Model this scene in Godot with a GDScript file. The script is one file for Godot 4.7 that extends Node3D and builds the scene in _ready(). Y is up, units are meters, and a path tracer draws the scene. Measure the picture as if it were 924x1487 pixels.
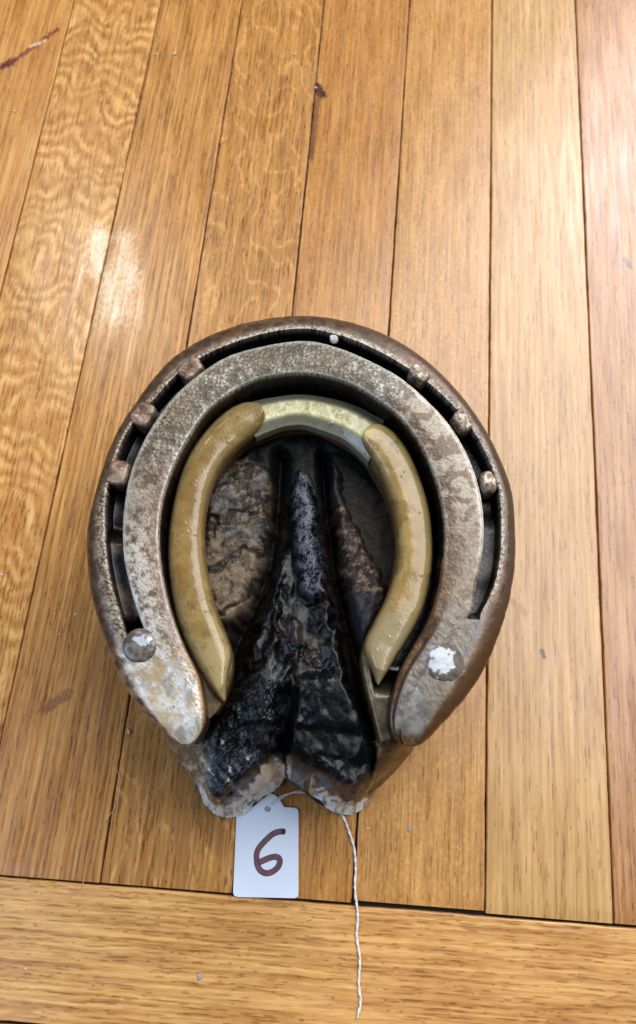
extends Node3D
# An upturned shod horse hoof with a rubber pad, a numbered tag and its string on an oak strip floor. Outlines are in millimetres on the plane they lie in.

const MM := 0.001
var shoe_outer := PackedVector2Array([Vector2(-32.9, 69.5), Vector2(-38.5, 66.0), Vector2(-46.4, 60.2), Vector2(-54.4, 51.7), Vector2(-60.8, 41.5), Vector2(-65.3, 33.3), Vector2(-69.6, 24.0), Vector2(-73.0, 12.8), Vector2(-75.1, 1.7), Vector2(-75.1, -7.3), Vector2(-74.1, -20.7), Vector2(-71.4, -36.1), Vector2(-65.2, -52.5), Vector2(-56.1, -69.2), Vector2(-41.8, -81.8), Vector2(-25.2, -89.8), Vector2(-7.9, -93.6), Vector2(8.5, -93.1), Vector2(24.0, -89.0), Vector2(38.7, -80.9), Vector2(51.4, -69.4), Vector2(61.9, -55.7), Vector2(69.7, -41.1), Vector2(74.6, -26.8), Vector2(75.7, -12.6), Vector2(75.7, -1.1), Vector2(73.9, 12.7), Vector2(69.7, 26.9), Vector2(65.1, 37.5), Vector2(58.8, 47.7), Vector2(51.0, 57.1), Vector2(46.3, 62.3), Vector2(42.3, 64.3)])
var shoe_lip := PackedVector2Array([Vector2(-31.1, 69.9), Vector2(-34.5, 67.5), Vector2(-39.0, 62.0), Vector2(-45.3, 51.9), Vector2(-52.0, 42.5), Vector2(-55.1, 33.9), Vector2(-59.8, 24.1), Vector2(-64.1, 13.2), Vector2(-67.0, 1.9), Vector2(-68.9, -8.9), Vector2(-68.7, -21.2), Vector2(-65.8, -36.2), Vector2(-58.4, -49.0), Vector2(-49.6, -62.4), Vector2(-37.0, -72.7), Vector2(-21.3, -80.7), Vector2(-6.6, -84.4), Vector2(7.1, -82.8), Vector2(20.7, -78.0), Vector2(33.9, -71.0), Vector2(45.4, -62.7), Vector2(55.7, -52.3), Vector2(63.3, -39.9), Vector2(68.1, -26.0), Vector2(69.1, -11.8), Vector2(68.4, 0.8), Vector2(65.6, 13.5), Vector2(61.1, 25.0), Vector2(56.9, 35.0), Vector2(51.0, 45.5), Vector2(45.7, 55.7), Vector2(42.9, 61.7), Vector2(41.0, 64.3)])
var shoe_web := PackedVector2Array([Vector2(-29.1, 69.8), Vector2(-28.8, 67.2), Vector2(-31.8, 62.0), Vector2(-36.6, 50.6), Vector2(-44.9, 40.7), Vector2(-50.3, 32.6), Vector2(-55.1, 23.2), Vector2(-59.3, 12.8), Vector2(-61.8, 2.4), Vector2(-62.9, -8.1), Vector2(-62.8, -20.2), Vector2(-59.5, -34.6), Vector2(-53.3, -49.0), Vector2(-45.4, -60.2), Vector2(-34.1, -70.5), Vector2(-19.1, -77.0), Vector2(-5.4, -80.2), Vector2(6.1, -78.7), Vector2(18.8, -74.2), Vector2(31.2, -68.0), Vector2(42.2, -58.9), Vector2(51.2, -49.0), Vector2(58.0, -37.2), Vector2(62.4, -23.9), Vector2(63.8, -10.5), Vector2(62.9, 1.4), Vector2(60.0, 14.5), Vector2(56.4, 24.7), Vector2(50.6, 33.3), Vector2(43.5, 42.9), Vector2(38.6, 54.2), Vector2(37.8, 60.9), Vector2(39.0, 63.9)])
var shoe_inner := PackedVector2Array([Vector2(-27.7, 69.2), Vector2(-25.4, 65.0), Vector2(-25.0, 59.9), Vector2(-28.5, 49.1), Vector2(-34.3, 40.2), Vector2(-39.0, 31.9), Vector2(-43.2, 22.5), Vector2(-46.7, 11.9), Vector2(-48.9, 1.5), Vector2(-49.5, -10.0), Vector2(-48.0, -21.2), Vector2(-44.2, -34.6), Vector2(-38.6, -46.4), Vector2(-31.9, -54.0), Vector2(-23.1, -60.7), Vector2(-12.6, -64.4), Vector2(-3.3, -65.7), Vector2(5.7, -64.8), Vector2(14.5, -62.2), Vector2(23.9, -57.0), Vector2(32.8, -50.1), Vector2(39.8, -40.7), Vector2(45.0, -29.7), Vector2(48.3, -18.6), Vector2(49.8, -7.1), Vector2(49.4, 2.9), Vector2(47.8, 14.6), Vector2(44.6, 24.8), Vector2(39.9, 34.0), Vector2(35.8, 43.4), Vector2(33.9, 54.5), Vector2(35.3, 61.0), Vector2(37.6, 63.3)])
var ridge_left_outer := PackedVector2Array([Vector2(-20.7, 55.4), Vector2(-23.8, 53.3), Vector2(-28.8, 47.9), Vector2(-32.3, 43.2), Vector2(-38.0, 34.5), Vector2(-42.6, 24.2), Vector2(-46.1, 12.3), Vector2(-48.0, 1.1), Vector2(-48.4, -10.6), Vector2(-47.0, -25.8), Vector2(-43.7, -36.7), Vector2(-38.2, -47.0), Vector2(-31.8, -54.6), Vector2(-27.7, -57.1), Vector2(-24.0, -57.5), Vector2(-21.2, -56.0)])
var ridge_left_inner := PackedVector2Array([Vector2(-20.0, 54.3), Vector2(-20.4, 47.8), Vector2(-19.7, 38.4), Vector2(-21.9, 34.2), Vector2(-24.4, 29.2), Vector2(-28.8, 20.5), Vector2(-33.0, 7.8), Vector2(-34.8, -0.2), Vector2(-35.5, -8.4), Vector2(-35.0, -19.9), Vector2(-32.6, -28.6), Vector2(-27.1, -37.5), Vector2(-22.3, -42.8), Vector2(-19.8, -45.1), Vector2(-18.2, -47.5), Vector2(-18.1, -51.0)])
var ridge_right_outer := PackedVector2Array([Vector2(19.3, -47.2), Vector2(20.6, -51.4), Vector2(24.1, -53.5), Vector2(27.9, -52.4), Vector2(32.7, -49.2), Vector2(38.6, -40.1), Vector2(43.9, -27.6), Vector2(47.1, -14.5), Vector2(48.2, -2.9), Vector2(47.7, 3.8), Vector2(45.7, 16.1), Vector2(41.5, 26.3), Vector2(36.7, 34.7), Vector2(33.5, 40.8), Vector2(30.8, 45.3)])
var ridge_right_inner := PackedVector2Array([Vector2(18.9, -44.9), Vector2(20.1, -41.9), Vector2(22.4, -39.0), Vector2(24.6, -35.9), Vector2(27.2, -30.6), Vector2(30.2, -23.5), Vector2(33.2, -13.4), Vector2(34.5, -2.6), Vector2(34.6, -0.1), Vector2(34.0, 4.0), Vector2(31.9, 13.7), Vector2(27.9, 23.3), Vector2(24.2, 33.0), Vector2(27.6, 39.0), Vector2(30.0, 44.5)])
var flange_outer := PackedVector2Array([Vector2(-28.6, 64.9), Vector2(-33.9, 52.0), Vector2(-41.7, 38.8), Vector2(-51.8, 20.5), Vector2(-55.8, 0.6), Vector2(-56.8, -20.7), Vector2(-49.2, -44.1), Vector2(-35.0, -66.4), Vector2(-21.0, -74.0), Vector2(-6.3, -77.4), Vector2(12.8, -76.9), Vector2(29.6, -68.4), Vector2(46.5, -47.8), Vector2(54.9, -26.1), Vector2(55.9, -7.4), Vector2(53.4, 13.3), Vector2(45.4, 28.6), Vector2(40.0, 42.0), Vector2(38.1, 52.4), Vector2(38.1, 60.9)])
var flange_inner := PackedVector2Array([Vector2(-23.2, 59.1), Vector2(-20.5, 53.1), Vector2(-20.0, 38.8), Vector2(-29.4, 19.6), Vector2(-35.5, -1.4), Vector2(-35.7, -21.4), Vector2(-27.6, -38.7), Vector2(-18.4, -45.4), Vector2(-10.8, -48.8), Vector2(0.1, -50.8), Vector2(11.2, -46.6), Vector2(20.6, -40.1), Vector2(30.0, -25.3), Vector2(34.3, -11.9), Vector2(34.7, -2.8), Vector2(32.1, 13.2), Vector2(24.8, 32.4), Vector2(25.9, 43.3), Vector2(29.1, 53.2), Vector2(32.5, 63.5)])
var bridge_outer := PackedVector2Array([Vector2(-30.8, -55.2), Vector2(-22.7, -59.0), Vector2(-10.3, -62.6), Vector2(-2.9, -63.4), Vector2(4.8, -63.0), Vector2(11.6, -61.9), Vector2(18.1, -59.8), Vector2(27.4, -55.5)])
var bridge_inner := PackedVector2Array([Vector2(-20.9, -42.5), Vector2(-16.5, -45.2), Vector2(-10.7, -48.1), Vector2(-3.8, -49.4), Vector2(3.7, -47.8), Vector2(11.2, -45.4), Vector2(16.4, -41.9), Vector2(22.2, -36.5)])
var frog_edge := PackedVector2Array([Vector2(-3.2, -35.3), Vector2(1.0, -32.1), Vector2(3.7, -25.0), Vector2(5.9, -14.3), Vector2(8.3, -1.2), Vector2(11.9, 12.6), Vector2(16.6, 25.4), Vector2(19.7, 35.2), Vector2(20.3, 43.4), Vector2(14.7, 47.4), Vector2(3.2, 50.7), Vector2(-6.4, 49.3), Vector2(-16.1, 47.4), Vector2(-16.2, 38.5), Vector2(-13.8, 26.2), Vector2(-10.5, 13.4), Vector2(-8.6, 1.7), Vector2(-5.6, -6.5), Vector2(-7.0, -18.5), Vector2(-6.5, -30.8)])
var heel_left_edge := PackedVector2Array([Vector2(-5.4, 37.8), Vector2(-16.2, 45.5), Vector2(-23.0, 56.4), Vector2(-26.9, 63.4), Vector2(-29.0, 70.1), Vector2(-23.6, 83.9), Vector2(-15.7, 91.7), Vector2(-3.9, 85.4), Vector2(1.6, 78.5), Vector2(-0.3, 66.5), Vector2(-0.4, 58.6), Vector2(1.5, 45.6)])
var heel_right_edge := PackedVector2Array([Vector2(3.0, 44.3), Vector2(19.2, 39.7), Vector2(25.3, 50.1), Vector2(30.4, 58.9), Vector2(32.5, 66.0), Vector2(32.5, 79.2), Vector2(26.1, 87.2), Vector2(18.1, 86.8), Vector2(8.4, 81.2), Vector2(2.9, 77.3), Vector2(0.8, 67.6), Vector2(0.6, 58.5)])
var bar_left_edge := PackedVector2Array([Vector2(-16.2, -35.1), Vector2(-11.8, -28.9), Vector2(-11.0, -11.0), Vector2(-11.6, 5.1), Vector2(-14.5, 18.7), Vector2(-19.9, 27.9), Vector2(-29.6, 28.3), Vector2(-36.4, 15.1), Vector2(-38.9, -2.9), Vector2(-38.9, -24.9), Vector2(-32.9, -35.5), Vector2(-24.2, -40.1)])
var bar_right_edge := PackedVector2Array([Vector2(7.3, -40.3), Vector2(10.8, -36.0), Vector2(14.8, -21.7), Vector2(20.9, -11.3), Vector2(26.3, -3.2), Vector2(32.4, 10.8), Vector2(30.1, 22.9), Vector2(25.8, 31.8), Vector2(21.6, 28.6), Vector2(17.6, 13.9), Vector2(13.1, -2.5), Vector2(9.6, -21.2)])
var cleft_line := PackedVector2Array([Vector2(1.3, 38.4), Vector2(1.0, 45.6), Vector2(-0.2, 55.1), Vector2(-0.5, 62.0), Vector2(-0.3, 68.8), Vector2(1.3, 74.8), Vector2(2.5, 80.6)])
var groove_left_line := PackedVector2Array([Vector2(-11.6, -41.2), Vector2(-10.9, -29.6), Vector2(-11.0, -9.9), Vector2(-12.5, 7.8), Vector2(-17.1, 22.4), Vector2(-20.6, 35.2), Vector2(-22.7, 47.5)])
var groove_right_line := PackedVector2Array([Vector2(5.1, -42.9), Vector2(6.9, -31.3), Vector2(11.0, -9.2), Vector2(14.3, 6.6), Vector2(19.3, 21.6), Vector2(23.4, 33.8), Vector2(27.1, 45.5), Vector2(32.3, 59.1)])
var crease_left_line := PackedVector2Array([Vector2(-28.1, 69.6), Vector2(-21.4, 67.2), Vector2(-14.1, 68.8), Vector2(-6.7, 71.1), Vector2(-1.2, 73.7)])
var crease_right_line := PackedVector2Array([Vector2(2.7, 75.2), Vector2(7.5, 71.2), Vector2(13.3, 69.8), Vector2(20.5, 71.4), Vector2(26.4, 71.8), Vector2(32.1, 68.2)])
var hoof_rear_edge := PackedVector2Array([Vector2(-50.7, -77.0), Vector2(-64.4, -21.6), Vector2(-59.1, 20.7), Vector2(-49.7, 56.3), Vector2(-44.0, 68.6), Vector2(-38.4, 76.4), Vector2(-31.8, 84.8), Vector2(-28.9, 90.3), Vector2(-24.7, 93.4), Vector2(-19.3, 94.4), Vector2(-14.1, 93.0), Vector2(-6.8, 86.4), Vector2(-0.6, 81.6), Vector2(1.4, 77.6), Vector2(4.4, 79.7), Vector2(8.9, 81.8), Vector2(14.6, 85.6), Vector2(22.2, 89.0), Vector2(28.9, 89.4), Vector2(33.0, 86.6), Vector2(36.0, 82.8), Vector2(37.4, 79.2), Vector2(41.5, 74.2), Vector2(49.2, 64.2), Vector2(51.1, 55.6), Vector2(61.4, 27.1), Vector2(64.6, -21.1), Vector2(45.8, -72.5), Vector2(-4.3, -96.3)])
var tag_outline := PackedVector2Array([Vector2(-16.1, 93.2), Vector2(-15.8, 91.4), Vector2(-14.7, 90.8), Vector2(-11.0, 90.3), Vector2(-10.3, 89.2), Vector2(-9.7, 87.4), Vector2(-8.3, 85.5), Vector2(-6.2, 84.5), Vector2(-4.0, 84.3), Vector2(-1.8, 84.8), Vector2(0.0, 86.0), Vector2(1.2, 87.7), Vector2(2.2, 88.9), Vector2(6.0, 88.8), Vector2(7.5, 89.2), Vector2(8.0, 90.4), Vector2(10.7, 118.7), Vector2(10.5, 119.9), Vector2(9.4, 120.5), Vector2(-12.0, 121.8), Vector2(-13.4, 121.6), Vector2(-14.1, 120.5)])
var tag_hole := PackedVector2Array([Vector2(-4.2, 90.1)])
var six_stroke := PackedVector2Array([Vector2(3.7, 97.7), Vector2(2.5, 97.7), Vector2(1.1, 97.9), Vector2(-0.3, 98.4), Vector2(-1.7, 99.3), Vector2(-3.0, 100.6), Vector2(-4.3, 102.0), Vector2(-5.5, 103.5), Vector2(-6.4, 105.1), Vector2(-6.7, 106.7), Vector2(-6.5, 108.4), Vector2(-6.1, 109.9), Vector2(-5.4, 111.2), Vector2(-4.4, 112.2), Vector2(-2.9, 112.8), Vector2(-1.3, 112.7), Vector2(0.2, 112.0), Vector2(1.4, 111.0), Vector2(2.2, 109.8), Vector2(2.5, 108.4), Vector2(2.2, 107.5), Vector2(1.5, 107.0), Vector2(0.2, 106.9), Vector2(-1.5, 107.4), Vector2(-3.2, 108.2), Vector2(-4.6, 108.9), Vector2(-5.8, 109.5)])
var string_path := PackedVector2Array([Vector2(-8.3, 94.3), Vector2(-4.4, 89.7), Vector2(1.0, 85.1), Vector2(6.8, 82.8), Vector2(13.2, 82.9), Vector2(20.3, 85.9), Vector2(25.5, 90.2), Vector2(28.7, 96.2), Vector2(30.8, 101.4), Vector2(31.9, 108.2), Vector2(32.1, 115.3), Vector2(33.8, 124.5), Vector2(33.9, 131.4), Vector2(35.5, 138.5), Vector2(35.7, 146.9), Vector2(36.7, 152.3), Vector2(35.8, 157.3)])
var hair_path := PackedVector2Array([Vector2(-69.6, 75.7), Vector2(-65.7, 80.6), Vector2(-63.5, 85.3), Vector2(-63.6, 93.2), Vector2(-66.2, 98.9), Vector2(-70.2, 106.4), Vector2(-71.5, 113.1), Vector2(-71.2, 119.8), Vector2(-71.9, 123.8), Vector2(-75.5, 126.9)])
var nail_left := PackedVector2Array([Vector2(-47.5, -63.5), Vector2(-61.9, -42.8), Vector2(-66.9, -19.2)])
var nail_right := PackedVector2Array([Vector2(38.3, -69.6), Vector2(55.0, -51.2), Vector2(64.7, -28.0)])
var nail_deep := PackedVector2Array([Vector2(-66.4, 0.1), Vector2(-61.7, 18.2), Vector2(67.4, -6.2), Vector2(-56.1, 29.9)])
var rivet_spots := PackedVector2Array([Vector2(-49.1, 40.5), Vector2(50.9, 36.9)])
var paint_drop_spot := PackedVector2Array([Vector2(5.1, -81.9)])
var frog_tip_line := PackedVector2Array([Vector2(-1.9, -29.7), Vector2(-0.9, -21.4), Vector2(1.3, -8.1), Vector2(3.6, 3.4), Vector2(5.9, 12.2)])
var frog_left_line := PackedVector2Array([Vector2(-8.2, 0.4), Vector2(-8.3, 13.2), Vector2(-6.0, 30.4), Vector2(-7.5, 39.6), Vector2(-12.6, 46.4), Vector2(-18.8, 53.8)])
var frog_right_line := PackedVector2Array([Vector2(7.9, 9.2), Vector2(12.3, 23.8), Vector2(15.8, 38.0), Vector2(17.9, 43.6)])
var frog_mid_line := PackedVector2Array([Vector2(-0.5, 25.0), Vector2(1.8, 36.8), Vector2(-3.1, 46.7), Vector2(-3.1, 58.1), Vector2(-3.2, 68.0)])
var wrinkle_a_line := PackedVector2Array([Vector2(-1.2, -10.6), Vector2(2.3, -0.3), Vector2(4.5, 7.7)])
var wrinkle_b_line := PackedVector2Array([Vector2(-8.3, 13.2), Vector2(-6.0, 30.4)])
var wrinkle_c_line := PackedVector2Array([Vector2(-16.9, 50.2), Vector2(-19.0, 61.7), Vector2(-20.3, 69.5), Vector2(-14.5, 70.1)])
var wrinkle_d_line := PackedVector2Array([Vector2(-5.9, 49.2), Vector2(-4.3, 58.2), Vector2(-4.4, 68.1)])
var wrinkle_e_line := PackedVector2Array([Vector2(4.0, 34.3), Vector2(9.7, 39.0), Vector2(12.5, 44.1)])
var moulded_spots := PackedVector2Array([Vector2(-13.7, -58.2), Vector2(-10.3, -57.5), Vector2(-11.2, -55.1), Vector2(-2.5, -58.7), Vector2(-2.4, -56.2), Vector2(0.5, -58.0), Vector2(2.9, -58.5), Vector2(4.4, -58.0), Vector2(7.3, -56.1), Vector2(10.2, -56.9), Vector2(9.1, -53.8), Vector2(11.1, -53.6), Vector2(12.9, -53.3), Vector2(-18.3, -50.4), Vector2(6.8, -50.6)])
var crumb_spots := PackedVector2Array([Vector2(-182.2, -253.4), Vector2(-111.3, -304.9), Vector2(-101.2, -306.7), Vector2(-32.5, -315.2), Vector2(-18.0, -290.6), Vector2(-129.1, 6.3), Vector2(-103.6, 19.1), Vector2(-94.2, 20.4), Vector2(-99.2, 29.4), Vector2(-63.6, 65.8), Vector2(-86.6, 151.7), Vector2(-23.0, 149.1), Vector2(35.7, 94.0), Vector2(52.2, 92.8), Vector2(71.4, 98.0), Vector2(43.6, 148.1), Vector2(126.9, -88.1)])

var n_patch: FastNoiseLite
var n_fine: FastNoiseLite
var n_grit: FastNoiseLite
var n_big: FastNoiseLite
var n_cell: FastNoiseLite
var n_warp: FastNoiseLite
var rng := RandomNumberGenerator.new()


func _ready() -> void:
	rng.seed = 4711
	set_view_and_light()
	n_patch = noise(11, 0.22, 3)
	n_fine = noise(12, 0.9, 2)
	n_grit = noise(13, 1.7, 1)
	n_big = noise(14, 0.045, 2)
	n_warp = noise(16, 0.12, 2)
	n_cell = noise(15, 0.35, 1)
	n_cell.noise_type = FastNoiseLite.TYPE_CELLULAR
	n_cell.cellular_return_type = FastNoiseLite.RETURN_DISTANCE2_SUB
	build_floor()
	build_hoof()
	build_tag()
	build_string()
	build_hair()
	build_crumbs()


func set_view_and_light() -> void:
	var cam := Camera3D.new()
	cam.name = "camera"
	cam.keep_aspect = Camera3D.KEEP_HEIGHT
	cam.fov = 70.6043
	cam.near = 0.01
	cam.far = 20.0
	var lens := CameraAttributesPhysical.new()
	lens.frustum_focal_length = 16.9481
	lens.frustum_focus_distance = 0.27
	lens.exposure_aperture = 8.0
	lens.frustum_near = 0.01
	lens.frustum_far = 20.0
	cam.attributes = lens
	var right := Vector3(0.9959288, 0.0299196, -0.0850328)
	var up := Vector3(-0.0901430, 0.3305610, -0.9394699)
	cam.transform = Transform3D(Basis(right, up, right.cross(up)), Vector3(0.0049987, 0.309, 0.0730734))
	add_child(cam)
	cam.current = true

	var env := Environment.new()
	env.background_mode = Environment.BG_COLOR
	env.background_color = Color(0.52, 0.50, 0.48)
	env.background_energy_multiplier = 0.36
	env.tonemap_mode = Environment.TONE_MAPPER_LINEAR
	env.tonemap_exposure = 1.06
	env.sdfgi_enabled = true
	env.ssao_enabled = true
	env.ssil_enabled = true
	var we := WorldEnvironment.new()
	we.name = "room_air"
	we.environment = env
	add_child(we)

	area_light("far_window_light", Vector3(0.92, 1.2, -1.60), Vector3(0, 0, 0), Vector2(0.62, 0.58), Color(1.0, 0.97, 0.98), 3.6)
	area_light("right_window_light", Vector3(0.75, 1.66, -0.84), Vector3(0, 0, 0), Vector2(1.7, 1.4), Color(0.97, 0.985, 1.0), 1.9)
	area_light("ceiling_light", Vector3(-0.86, 2.0, -1.52), Vector3(0, 0, 0), Vector2(0.26, 0.26), Color(1.0, 0.97, 0.93), 12.0)
	area_light("side_window_light", Vector3(-1.5, 1.7, 0.7), Vector3(0, 0, 0), Vector2(1.2, 1.2), Color(0.72, 0.84, 1.0), 1.7)


func area_light(called: String, at: Vector3, to: Vector3, size: Vector2, color: Color, energy: float) -> void:
	var l := AreaLight3D.new()
	l.name = called
	l.area_normalize_energy = false
	l.area_size = size
	l.light_color = color
	l.light_energy = energy
	l.shadow_enabled = true
	l.area_range = 12.0
	add_child(l)
	l.look_at_from_position(at, to)


# ---------------------------------------------------------------- helpers

func noise(s: int, freq: float, octaves: int) -> FastNoiseLite:
	var n := FastNoiseLite.new()
	n.seed = s
	n.noise_type = FastNoiseLite.TYPE_SIMPLEX_SMOOTH
	n.frequency = freq
	n.fractal_type = FastNoiseLite.FRACTAL_FBM if octaves > 1 else FastNoiseLite.FRACTAL_NONE
	n.fractal_octaves = octaves
	return n


func tag_meta(o: Node, label: String, category: String, group := "") -> void:
	o.set_meta("label", label)
	o.set_meta("category", category)
	if group:
		o.set_meta("group", group)


func sm(a: float, b: float, x: float) -> float:
	return smoothstep(a, b, x)


func spline(c: PackedVector2Array, t: float) -> Vector2:
	var n := c.size()
	t = clampf(t, 0.0, n - 1.0)
	var i := mini(int(t), n - 2)
	var f := t - i
	return c[i].cubic_interpolate(c[i + 1], c[maxi(i - 1, 0)], c[mini(i + 2, n - 1)], f)


func even_steps(c: PackedVector2Array, count: int) -> PackedFloat32Array:
	var lens := PackedFloat32Array([0.0])
	var total := 0.0
	var sub := 24
	var m := (c.size() - 1) * sub
	var last := spline(c, 0.0)
	for k in range(1, m + 1):
		var p := spline(c, float(k) / sub)
		total += maxf(p.distance_to(last), 0.004)
		lens.append(total)
		last = p
	var ts := PackedFloat32Array()
	var j := 0
	for k in count:
		var want := total * k / (count - 1.0)
		while j < m - 1 and lens[j + 1] < want:
			j += 1
		ts.append((j + clampf((want - lens[j]) / maxf(lens[j + 1] - lens[j], 1e-6), 0.0, 1.0)) / sub)
	return ts


# Vertices in millimetres in; one named mesh out, in metres. Faces are turned so that normals point out (or up, for an open sheet).
func commit(called: String, v: PackedVector3Array, idx: PackedInt32Array, col: PackedColorArray, uv: PackedVector2Array, mat: Material, parent: Node, open_sheet := false, normals := PackedVector3Array()) -> MeshInstance3D:
	var n := PackedVector3Array()
	n.resize(v.size())
	var up_sum := 0.0
	var vol := 0.0
	for i in range(0, idx.size(), 3):
		var a := v[idx[i]]
		var b := v[idx[i + 1]]
		var c := v[idx[i + 2]]
		var f := (c - a).cross(b - a)
		n[idx[i]] += f
		n[idx[i + 1]] += f
		n[idx[i + 2]] += f
		up_sum += f.y
		vol += a.dot(f)
		if normals.size() == v.size() and f.dot(normals[idx[i]] + normals[idx[i + 1]] + normals[idx[i + 2]]) < 0.0:
			var back := idx[i + 1]
			idx[i + 1] = idx[i + 2]
			idx[i + 2] = back
	var flip := up_sum < 0.0 if open_sheet else vol < 0.0
	if normals.size() == v.size():
		flip = false
	if flip:
		for i in range(0, idx.size(), 3):
			var k := idx[i + 1]
			idx[i + 1] = idx[i + 2]
			idx[i + 2] = k
	var vv := PackedVector3Array()
	vv.resize(v.size())
	for i in v.size():
		n[i] = (-n[i] if flip else n[i]).normalized()
		vv[i] = v[i] * MM
	var arr := []
	arr.resize(Mesh.ARRAY_MAX)
	arr[Mesh.ARRAY_VERTEX] = vv
	arr[Mesh.ARRAY_NORMAL] = normals if normals.size() == v.size() else n
	if col.size() == v.size():
		arr[Mesh.ARRAY_COLOR] = col
	if uv.size() == v.size():
		arr[Mesh.ARRAY_TEX_UV] = uv
	arr[Mesh.ARRAY_INDEX] = idx
	var mesh := ArrayMesh.new()
	mesh.add_surface_from_arrays(Mesh.PRIMITIVE_TRIANGLES, arr)
	mesh.surface_set_material(0, mat)
	var o := MeshInstance3D.new()
	o.name = called
	o.mesh = mesh
	parent.add_child(o, true)
	return o


func grid_index(rows: int, cols: int, start := 0) -> PackedInt32Array:
	var idx := PackedInt32Array()
	for i in rows - 1:
		for j in cols - 1:
			var a := start + i * cols + j
			idx.append_array(PackedInt32Array([a, a + 1, a + cols, a + 1, a + cols + 1, a + cols]))
	return idx


func fan(ring_start: int, count: int, centre: int) -> PackedInt32Array:
	var idx := PackedInt32Array()
	for j in count - 1:
		idx.append_array(PackedInt32Array([ring_start + j, ring_start + j + 1, centre]))
	return idx


func inside_by(p: Vector2, poly: PackedVector2Array, box: Rect2) -> float:
	if not box.has_point(p):
		return -99.0
	var best := 1e9
	var n := poly.size()
	var a := poly[n - 1]
	var odd := false
	for b in poly:
		var ab := b - a
		var ap := p - a
		var d := (ap - ab * clampf(ap.dot(ab) / ab.length_squared(), 0.0, 1.0)).length_squared()
		if d < best:
			best = d
		if (a.y > p.y) != (b.y > p.y) and p.x < ab.x * ap.y / ab.y + a.x:
			odd = not odd
		a = b
	return sqrt(best) if odd else -sqrt(best)


func box_of(poly: PackedVector2Array, grow: float) -> Rect2:
	var r := Rect2(poly[0], Vector2.ZERO)
	for p in poly:
		r = r.expand(p)
	return r.grow(grow)


func line_gap(p: Vector2, line: PackedVector2Array) -> float:
	var best := 1e9
	for i in line.size() - 1:
		var ab := line[i + 1] - line[i]
		var ap := p - line[i]
		best = minf(best, (ap - ab * clampf(ap.dot(ab) / ab.length_squared(), 0.0, 1.0)).length_squared())
	return sqrt(best)


func soft_texture(s: int, freq: float, size: int, as_normal: bool, lo := 0.0, hi := 1.0, bump := 4.0) -> NoiseTexture2D:
	var t := NoiseTexture2D.new()
	t.width = size
	t.height = size
	t.seamless = true
	t.noise = noise(s, freq, 4)
	t.as_normal_map = as_normal
	t.bump_strength = bump
	if not as_normal:
		var g := Gradient.new()
		g.set_color(0, Color(lo, lo, lo))
		g.set_color(1, Color(hi, hi, hi))
		t.color_ramp = g
	return t


func painted(called: String, rough_lo: float, rough_hi: float, tile_mm: float, normal_scale: float, metallic := 0.0, specular := 0.5, s := 5) -> StandardMaterial3D:
	var m := StandardMaterial3D.new()
	m.resource_name = called
	m.vertex_color_use_as_albedo = true
	m.vertex_color_is_srgb = true
	m.metallic = metallic
	m.metallic_specular = specular
	m.roughness = 1.0
	m.roughness_texture = soft_texture(s, 0.03, 256, false, rough_lo, rough_hi)
	m.uv1_triplanar = true
	m.uv1_scale = Vector3.ONE * 1000.0 / tile_mm
	if normal_scale > 0.0:
		m.normal_enabled = true
		m.normal_texture = soft_texture(s + 1, 0.05, 256, true)
		m.normal_scale = normal_scale
	return m


# ---------------------------------------------------------------- floor

func bytes_of(n: FastNoiseLite, w: int, h: int, small_w: int, small_h: int) -> PackedByteArray:
	var im := n.get_image(small_w, small_h, false, false, true)
	im.convert(Image.FORMAT_L8)
	im.resize(w, h, Image.INTERPOLATE_CUBIC)
	return im.get_data()


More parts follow.
